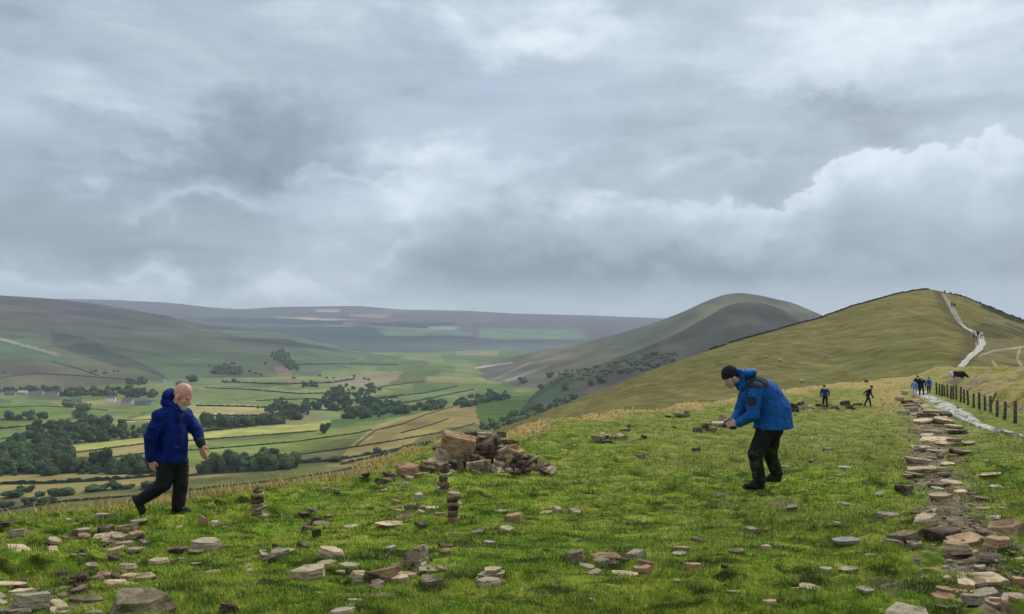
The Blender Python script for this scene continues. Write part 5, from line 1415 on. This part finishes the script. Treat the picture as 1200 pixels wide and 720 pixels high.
figure(1017, 476, 'distant person all in black stepping right with an arm swung out', M_BLK, M_NAVY, M_BLK, R(-15), .42, .22, 1.48, arms=.25)
figure(1071.5, 464, 'walker in a white top and pale trousers at the left of the path group', M_LBL, M_WHITE, M_BLK, R(70), .1, .2, 1.35, group=None)
figure(1075.5, 462.5, 'dark-dressed walker half hidden behind the white-capped one on the path', M_BLK, M_NAVY, M_BLK, R(80), 0, .2, 1.62)
figure(1080, 464, 'walker in black with a white cap in the middle of the path group', M_BLK, M_BLK, M_WHITE, R(-100), .05, .2, 1.6)
figure(1088.5, 462.5, 'walker in a light blue jacket at the right of the path group by the fence', M_LBL, M_NAVY, M_RED, R(60), .1, .28, 1.5, pack=M_DBLUE)
nh = lambda a, b: hit(BV['near'], a, b)
figure(1141.5, 396.5, 'tiny walker in a white top halfway up the big hill path, left of three', M_WHITE, M_BLK, M_BLK, R(60), 0, .2, 1.9, nh)
figure(1146, 396.5, 'tiny walker in dark clothes halfway up the big hill path, middle of three', M_BLK, M_BLK, M_BLK, R(90), 0, .2, 1.9, nh)
figure(1150, 397.5, 'tiny walker in a pale top halfway up the big hill path, right of three', M_WHITE, M_NAVY, M_BLK, R(90), 0, .2, 1.9, nh)
figure(1115.5, 360, 'tiny dark walker on the worn track below the hilltop, left of two', M_BLK, M_BLK, M_BLK, R(90), 0, .2, 1.9, nh)
figure(1118.5, 360.5, 'tiny dark walker on the worn track below the hilltop, right of two', M_BLK, M_BLK, M_BLK, R(90), 0, .2, 1.9, nh)
figure(1107, 344.5, 'tiny figure standing on the very top of the big hill', M_BLK, M_BLK, M_BLK, R(90), 0, .1, 1.9, nh)

def quadruped(name, q, s, yaw, label, mats, L=1.0, group=None, cat=None, woolly=False, head_down=False):
    """body about 1 long, 0.72 high at the back; x forward"""
    e = empty(name, q, yaw, s); tag(e, label, cat or name, group)
    bd = [('e', (0, 0, .56), (.42, .17, .19), (0, 0, 0)), ('e', (.24, 0, .55), (.20, .17, .21), (0, 0, 0)), ('e', (-.28, 0, .58), (.19, .16, .18), (0, 0, 0))]
    hz_ = .45 if head_down else .72
    bd += [('c', (.34, 0, .62), (.54, 0, hz_), .12, .08), ('c', (.54, 0, hz_), (.68, 0, hz_ - .12), .075, .045)]
    for y in (-1, 1):
        bd += [('c', (.52, y * .06, hz_ + .05), (.50, y * .13, hz_ + .05), .02, .025), ('c', (.27, y * .10, .48), (.28, y * .10, .24), .075, .04), ('c', (.28, y * .10, .24), (.27, y * .10, .03), .036, .03),
               ('c', (-.30, y * .10, .50), (-.25, y * .10, .34), .10, .06), ('c', (-.25, y * .10, .34), (-.35, y * .10, .22), .05, .035), ('c', (-.35, y * .10, .22), (-.33, y * .10, .03), .032, .03)]
    bd += [('c', (-.44, 0, .68), (-.47, 0, .42), .025, .02)]
    link('body', blob(bd, .028 if not woolly else .03, 2, 'body', .0), mats[0], e)
    if woolly: link('fleece', blob([('e', (-.02, 0, .57), (.46, .22, .24), (0, 0, 0)), ('e', (.22, 0, .58), (.22, .21, .23), (0, 0, 0))], .03, 1, 'fleece', .02, 14), mats[1], e)
    return e
mc, t = material('black_and_white_hide', .8, .2); n = t.noise(t.mapping(t.obj, (1.6, 2, 1.6), (.9, 0, 0)), 1.3, 1, .4)
sx2 = t.new('ShaderNodeSeparateXYZ'); t.l.new(t.obj, sx2.inputs[0])
f1 = t.mr(sx2.outputs[0], -.27, -.31); f2 = t.mr(sx2.outputs[2], .34, .28); f3 = t.mr(n, .60, .63)
t.put(t.b.inputs['Base Color'], t.mix(t.math('MAXIMUM', t.math('MAXIMUM', f1, f2), f3), (.012, .011, .011), (.6, .58, .53)))
def cow_at(a, b):
    return ghit(a, b)
quadruped('cow', cow_at(1122, 450), 1.7, R(-8), 'black and white cow grazing on the bank beyond the far end of the fence', (mc,), head_down=True)
wool = m_cloth('fleece_wool', (.62, .58, .48), .15); m_face = m_cloth('sheep_face', (.12, .10, .08), .2)
for (a, b, lab) in ((828, 416, 'tiny white sheep lowest left on the big hill slope'), (859, 410, 'tiny pale sheep high on the left of the big hill slope'), (897, 420, 'tiny sheep above the bending man\'s back, left of two'), (914, 424, 'tiny sheep above the bending man\'s back, right of two'), (968, 419, 'brightest tiny white sheep in the middle of the big hill slope'), (940, 449, 'nearest small white sheep just above the golden grass edge'), (853, 404, 'faint tiny sheep near the skyline wall')):
    q = nh(a, b)
    if q is not None: quadruped('sheep', q, .75, random.Random(a).uniform(0, 6), lab, (m_face, wool), woolly=True, head_down=True)

# ------------------------------------------------------------------ sky
SUN_AZ, SUN_EL = 30.0, 43.0           # azimuth measured from the view direction (+Y) towards the right
w = bpy.data.worlds.new('World'); scene.world = w; w.use_nodes = True; nt = w.node_tree; nt.nodes.clear(); t = NT(nt)
sky = t.new('ShaderNodeTexSky', sky_type='NISHITA'); sky.sun_disc = False; sky.sun_elevation = R(SUN_EL); sky.sun_rotation = R(SUN_AZ)
sky.altitude = 400; sky.dust_density = 2
tcn = t.new('ShaderNodeTexCoord'); dvec = tcn.outputs['Generated']
sx = t.new('ShaderNodeSeparateXYZ'); t.l.new(dvec, sx.inputs[0])
az = t.math('ARCTAN2', sx.outputs[0], sx.outputs[1]); el = t.math('ARCSINE', sx.outputs[2])
def ae(px, py):
    x, y, z = pxdir(px, py); return math.atan2(x, y), math.asin(z / math.sqrt(x * x + y * y + z * z))
cv = t.new('ShaderNodeCombineXYZ'); t.l.new(az, cv.inputs[0]); t.l.new(el, cv.inputs[1])
lay = t.mapping(cv.outputs[0], (1, 2.6, 1)); pu = t.mapping(cv.outputs[0], (1, 1.35, 1), (3, 5, 0))
n_big = t.noise(lay, 3.2, 6, .55, .5); n_fine = t.noise(t.mapping(cv.outputs[0], (1, 4.5, 1), (7, 2, 0)), 6, 7, .6, .6); n_puff = t.noise(pu, 7, 7, .58, .3)
wx = t.math('MULTIPLY', t.math('SUBTRACT', t.noise(pu, 9, 5, .6), .5), .24); wy = t.math('MULTIPLY', t.math('SUBTRACT', t.noise(t.mapping(pu, loc=(4, 4, 4)), 9, 5, .6), .5), .18)
azw = t.math('ADD', az, wx); elw = t.math('ADD', el, wy)
def blob(px, py, rx, ry, amp, warped=True):
    a, e = ae(px, py); A, E = (azw, elw) if warped else (az, el)
    u = t.math('MULTIPLY', t.math('SUBTRACT', A, a), F / rx); v = t.math('MULTIPLY', t.math('SUBTRACT', E, e), F / ry)
    d = t.math('ADD', t.math('MULTIPLY', u, u), t.math('MULTIPLY', v, v))
    return t.math('MULTIPLY', t.math('POWER', 2.718, t.math('MULTIPLY', d, -1.0)), amp)
BL = [(310, 165, 75, 55, -.34), (200, 205, 120, 45, -.16), (60, 250, 130, 60, -.20), (210, 290, 190, 34, -.18), (570, 120, 150, 34, -.12), (720, 195, 60, 34, -.16),
      (820, 182, 130, 12, .10), (650, 175, 120, 10, .08), (600, 40, 90, 26, .18), (700, 34, 70, 20, .10), (930, 70, 120, 30, .16), (1120, 30, 120, 22, .14), (1060, 95, 160, 20, .07), (100, 90, 160, 30, .10), (500, 195, 90, 16, .16), (760, 205, 70, 12, .08), (150, 190, 50, 12, .18), (130, 130, 60, 20, .10),
      (250, 245, 80, 10, .20), (400, 215, 80, 8, .14), (480, 232, 70, 20, .16), (390, 300, 60, 20, .14), (130, 340, 260, 9, .12), (450, 342, 220, 12, .10), (620, 352, 200, 8, .08), (40, 15, 200, 40, -.07), (400, 60, 160, 30, -.05), (900, 130, 260, 30, -.12), (1000, 150, 60, 30, -.14), (1120, 140, 120, 26, -.12), (880, 215, 60, 26, -.14), (470, 250, 60, 20, .10)]
s = 0.50
for b in BL: s = t.math('ADD', s, blob(*b))
s = t.math('ADD', s, t.math('MULTIPLY', t.math('SUBTRACT', n_big, .5), .80)); s = t.math('ADD', s, t.math('MULTIPLY', t.math('SUBTRACT', n_fine, .5), .32))
c_layer = t.ramp(s, [(0.0, srgb(100, 110, 123)), (.30, srgb(133, 144, 156)), (.50, srgb(157, 169, 181)), (.70, srgb(187, 197, 206)), (.92, srgb(215, 222, 227))])
# thin blue showing between the sheets of cloud
skyc = t.new('ShaderNodeVectorMath', operation='SCALE'); t.l.new(sky.outputs[0], skyc.inputs[0]); skyc.inputs['Scale'].default_value = .10
gap = t.math('ADD', t.math('ADD', blob(585, 130, 150, 40, .20), blob(300, 235, 120, 16, .2)), t.mr(n_big, .62, .50, 0, .10)); gap = t.math('MULTIPLY', gap, 1, clamp=True)
c_layer = t.mix(gap, c_layer, skyc.outputs[0])
# the heaped cloud bank: top outline as a curve over azimuth
fc = t.new('ShaderNodeFloatCurve'); AZ0, AZ1 = -.7, .8
t.l.new(t.mr(t.math('ADD', az, t.math('MULTIPLY', wx, .35)), AZ0, AZ1, 0, 1, False), fc.inputs[1])
TOP = [(-80, 345), (300, 345), (400, 335), (440, 300), (470, 262), (505, 245), (540, 222), (590, 222), (640, 214), (700, 222), (760, 240), (810, 238), (850, 232), (905, 240), (940, 226), (975, 190), (1010, 168), (1045, 168), (1072, 182), (1100, 166), (1160, 160), (1200, 168), (1260, 175)]
cm = fc.mapping.curves[0]; pts = []
for (a, b) in TOP:
    x, e = ae(a, b); pts.append(((x - AZ0) / (AZ1 - AZ0), e / .5))
while len(cm.points) < len(pts): cm.points.new(.5, .5)
for p_, (a, b) in zip(cm.points, pts): p_.location = (min(max(a, 0), 1), b); p_.handle_type = 'AUTO_CLAMPED'
fc.mapping.update()
top = t.math('MULTIPLY', fc.outputs[0], .5)
n_edge = t.noise(pu, 16, 6, .6, .2); edge = t.math('SUBTRACT', t.math('ADD', top, t.math('MULTIPLY', t.math('SUBTRACT', n_edge, .5), .10)), el)
soft = t.mr(az, .10, .36, .020, .008)                              # crisper heads at right
m_bank = t.mr(t.math('DIVIDE', edge, soft), -.5, .8)
m_bank = t.math('MULTIPLY', m_bank, t.mr(az, -.30, -.14)); m_bank = t.math('MULTIPLY', m_bank, t.mr(az, 1.2, .8))
m_bank = t.math('MULTIPLY', m_bank, t.mr(el, .012, .065))
depth_in = t.mr(edge, 0, .16, 1, -.2, False)
hb = t.math('ADD', t.math('MULTIPLY', depth_in, .46), t.math('MULTIPLY', t.math('SUBTRACT', n_puff, .5), .85))
hb = t.math('ADD', hb, t.math('ADD', t.mr(az, .0, .42, .02, .20), blob(640, 232, 150, 14, .12)))
hb = t.math('ADD', hb, t.math('MULTIPLY', t.math('MULTIPLY', t.mr(edge, .05, .0), t.mr(edge, -.01, .008)), .10))
hb = t.math('ADD', hb, t.math('ADD', blob(1010, 200, 70, 34, .12, False), t.math('ADD', blob(800, 310, 260, 18, -.18), blob(1150, 215, 60, 30, -.08))))
c_bank = t.ramp(hb, [(0.0, srgb(112, 123, 137)), (.25, srgb(139, 149, 160)), (.5, srgb(160, 174, 187)), (.75, srgb(192, 201, 212)), (.95, srgb(208, 214, 222))])
c_sky = t.mix(t.math('MULTIPLY', m_bank, .92), c_layer, c_bank)
# overcast brightening overhead, bright low band
hz = t.mr(el, .075, .0, 0, .5); c_sky = t.mix(hz, c_sky, srgb(184, 195, 204))
zen = t.math('ADD', t.mr(el, .42, 1.2, 1.0, 1.7), t.math('MULTIPLY', t.mr(el, .40, .65), t.math('POWER', 2.718, t.math('MULTIPLY', t.math('POWER', t.math('SUBTRACT', az, .52), 2.0), -1.2))))
sc = t.new('ShaderNodeVectorMath', operation='SCALE'); t.l.new(c_sky, sc.inputs[0]); t.l.new(t.math('MULTIPLY', zen, .95), sc.inputs['Scale'])
c_sky = sc.outputs[0]
bg = t.new('ShaderNodeBackground'); t.l.new(c_sky, bg.inputs[0]); bg.inputs[1].default_value = 1.0
bg2 = t.new('ShaderNodeBackground'); t.l.new(sky.outputs[0], bg2.inputs[0]); bg2.inputs[1].default_value = .05
ad = t.new('ShaderNodeMixShader'); ad.inputs[0].default_value = .04; t.l.new(bg.outputs[0], ad.inputs[1]); t.l.new(bg2.outputs[0], ad.inputs[2])
wo = t.new('ShaderNodeOutputWorld'); t.l.new(ad.outputs[0], wo.inputs[0])
w.cycles.sampling_method = 'MANUAL'; w.cycles.sample_map_resolution = 512

sd = bpy.data.lights.new('sun', 'SUN'); sd.energy = 1.5; sd.angle = R(10); sd.color = (1, .93, .82)
so = bpy.data.objects.new('sun', sd); col.objects.link(so)
dv = Vector((math.sin(R(SUN_AZ)) * math.cos(R(SUN_EL)), math.cos(R(SUN_AZ)) * math.cos(R(SUN_EL)), math.sin(R(SUN_EL))))
so.rotation_euler = dv.to_track_quat('Z', 'Y').to_euler()

# ------------------------------------------------------------------ air
bm = bmesh.new(); bmesh.ops.create_cube(bm, size=1)
hm = bpy.data.materials.new('valley_haze'); hm.use_nodes = True; hm.node_tree.nodes.clear(); ht = NT(hm.node_tree)
pv = ht.new('ShaderNodeVolumePrincipled'); pv.inputs['Color'].default_value = (.70, .80, .92, 1); pv.inputs['Density'].default_value = 0.85e-4; pv.inputs['Anisotropy'].default_value = .1
ho = ht.new('ShaderNodeOutputMaterial'); ht.l.new(pv.outputs[0], ho.inputs['Volume'])
zlo = min((o.matrix_world.translation.z for o in col.objects), default=-200)
hz_o = link('haze', bm_mesh('haze', bm), hm); hz_o.scale = (30000, 12700, 720); hz_o.location = (0, 4900, 385 - 360); tag(hz_o, 'thin blue valley haze', 'haze', kind='stuff')

# ------------------------------------------------------------------ render settings
scene.view_settings.view_transform = 'Standard'; scene.view_settings.look = 'None'; scene.view_settings.gamma = 1; scene.view_settings.exposure = 0.62
scene.cycles.use_denoising = True; scene.cycles.max_bounces = 5; scene.cycles.volume_bounces = 0; scene.cycles.use_adaptive_sampling = True
scene.render.resolution_x = 1024; scene.render.resolution_y = 614
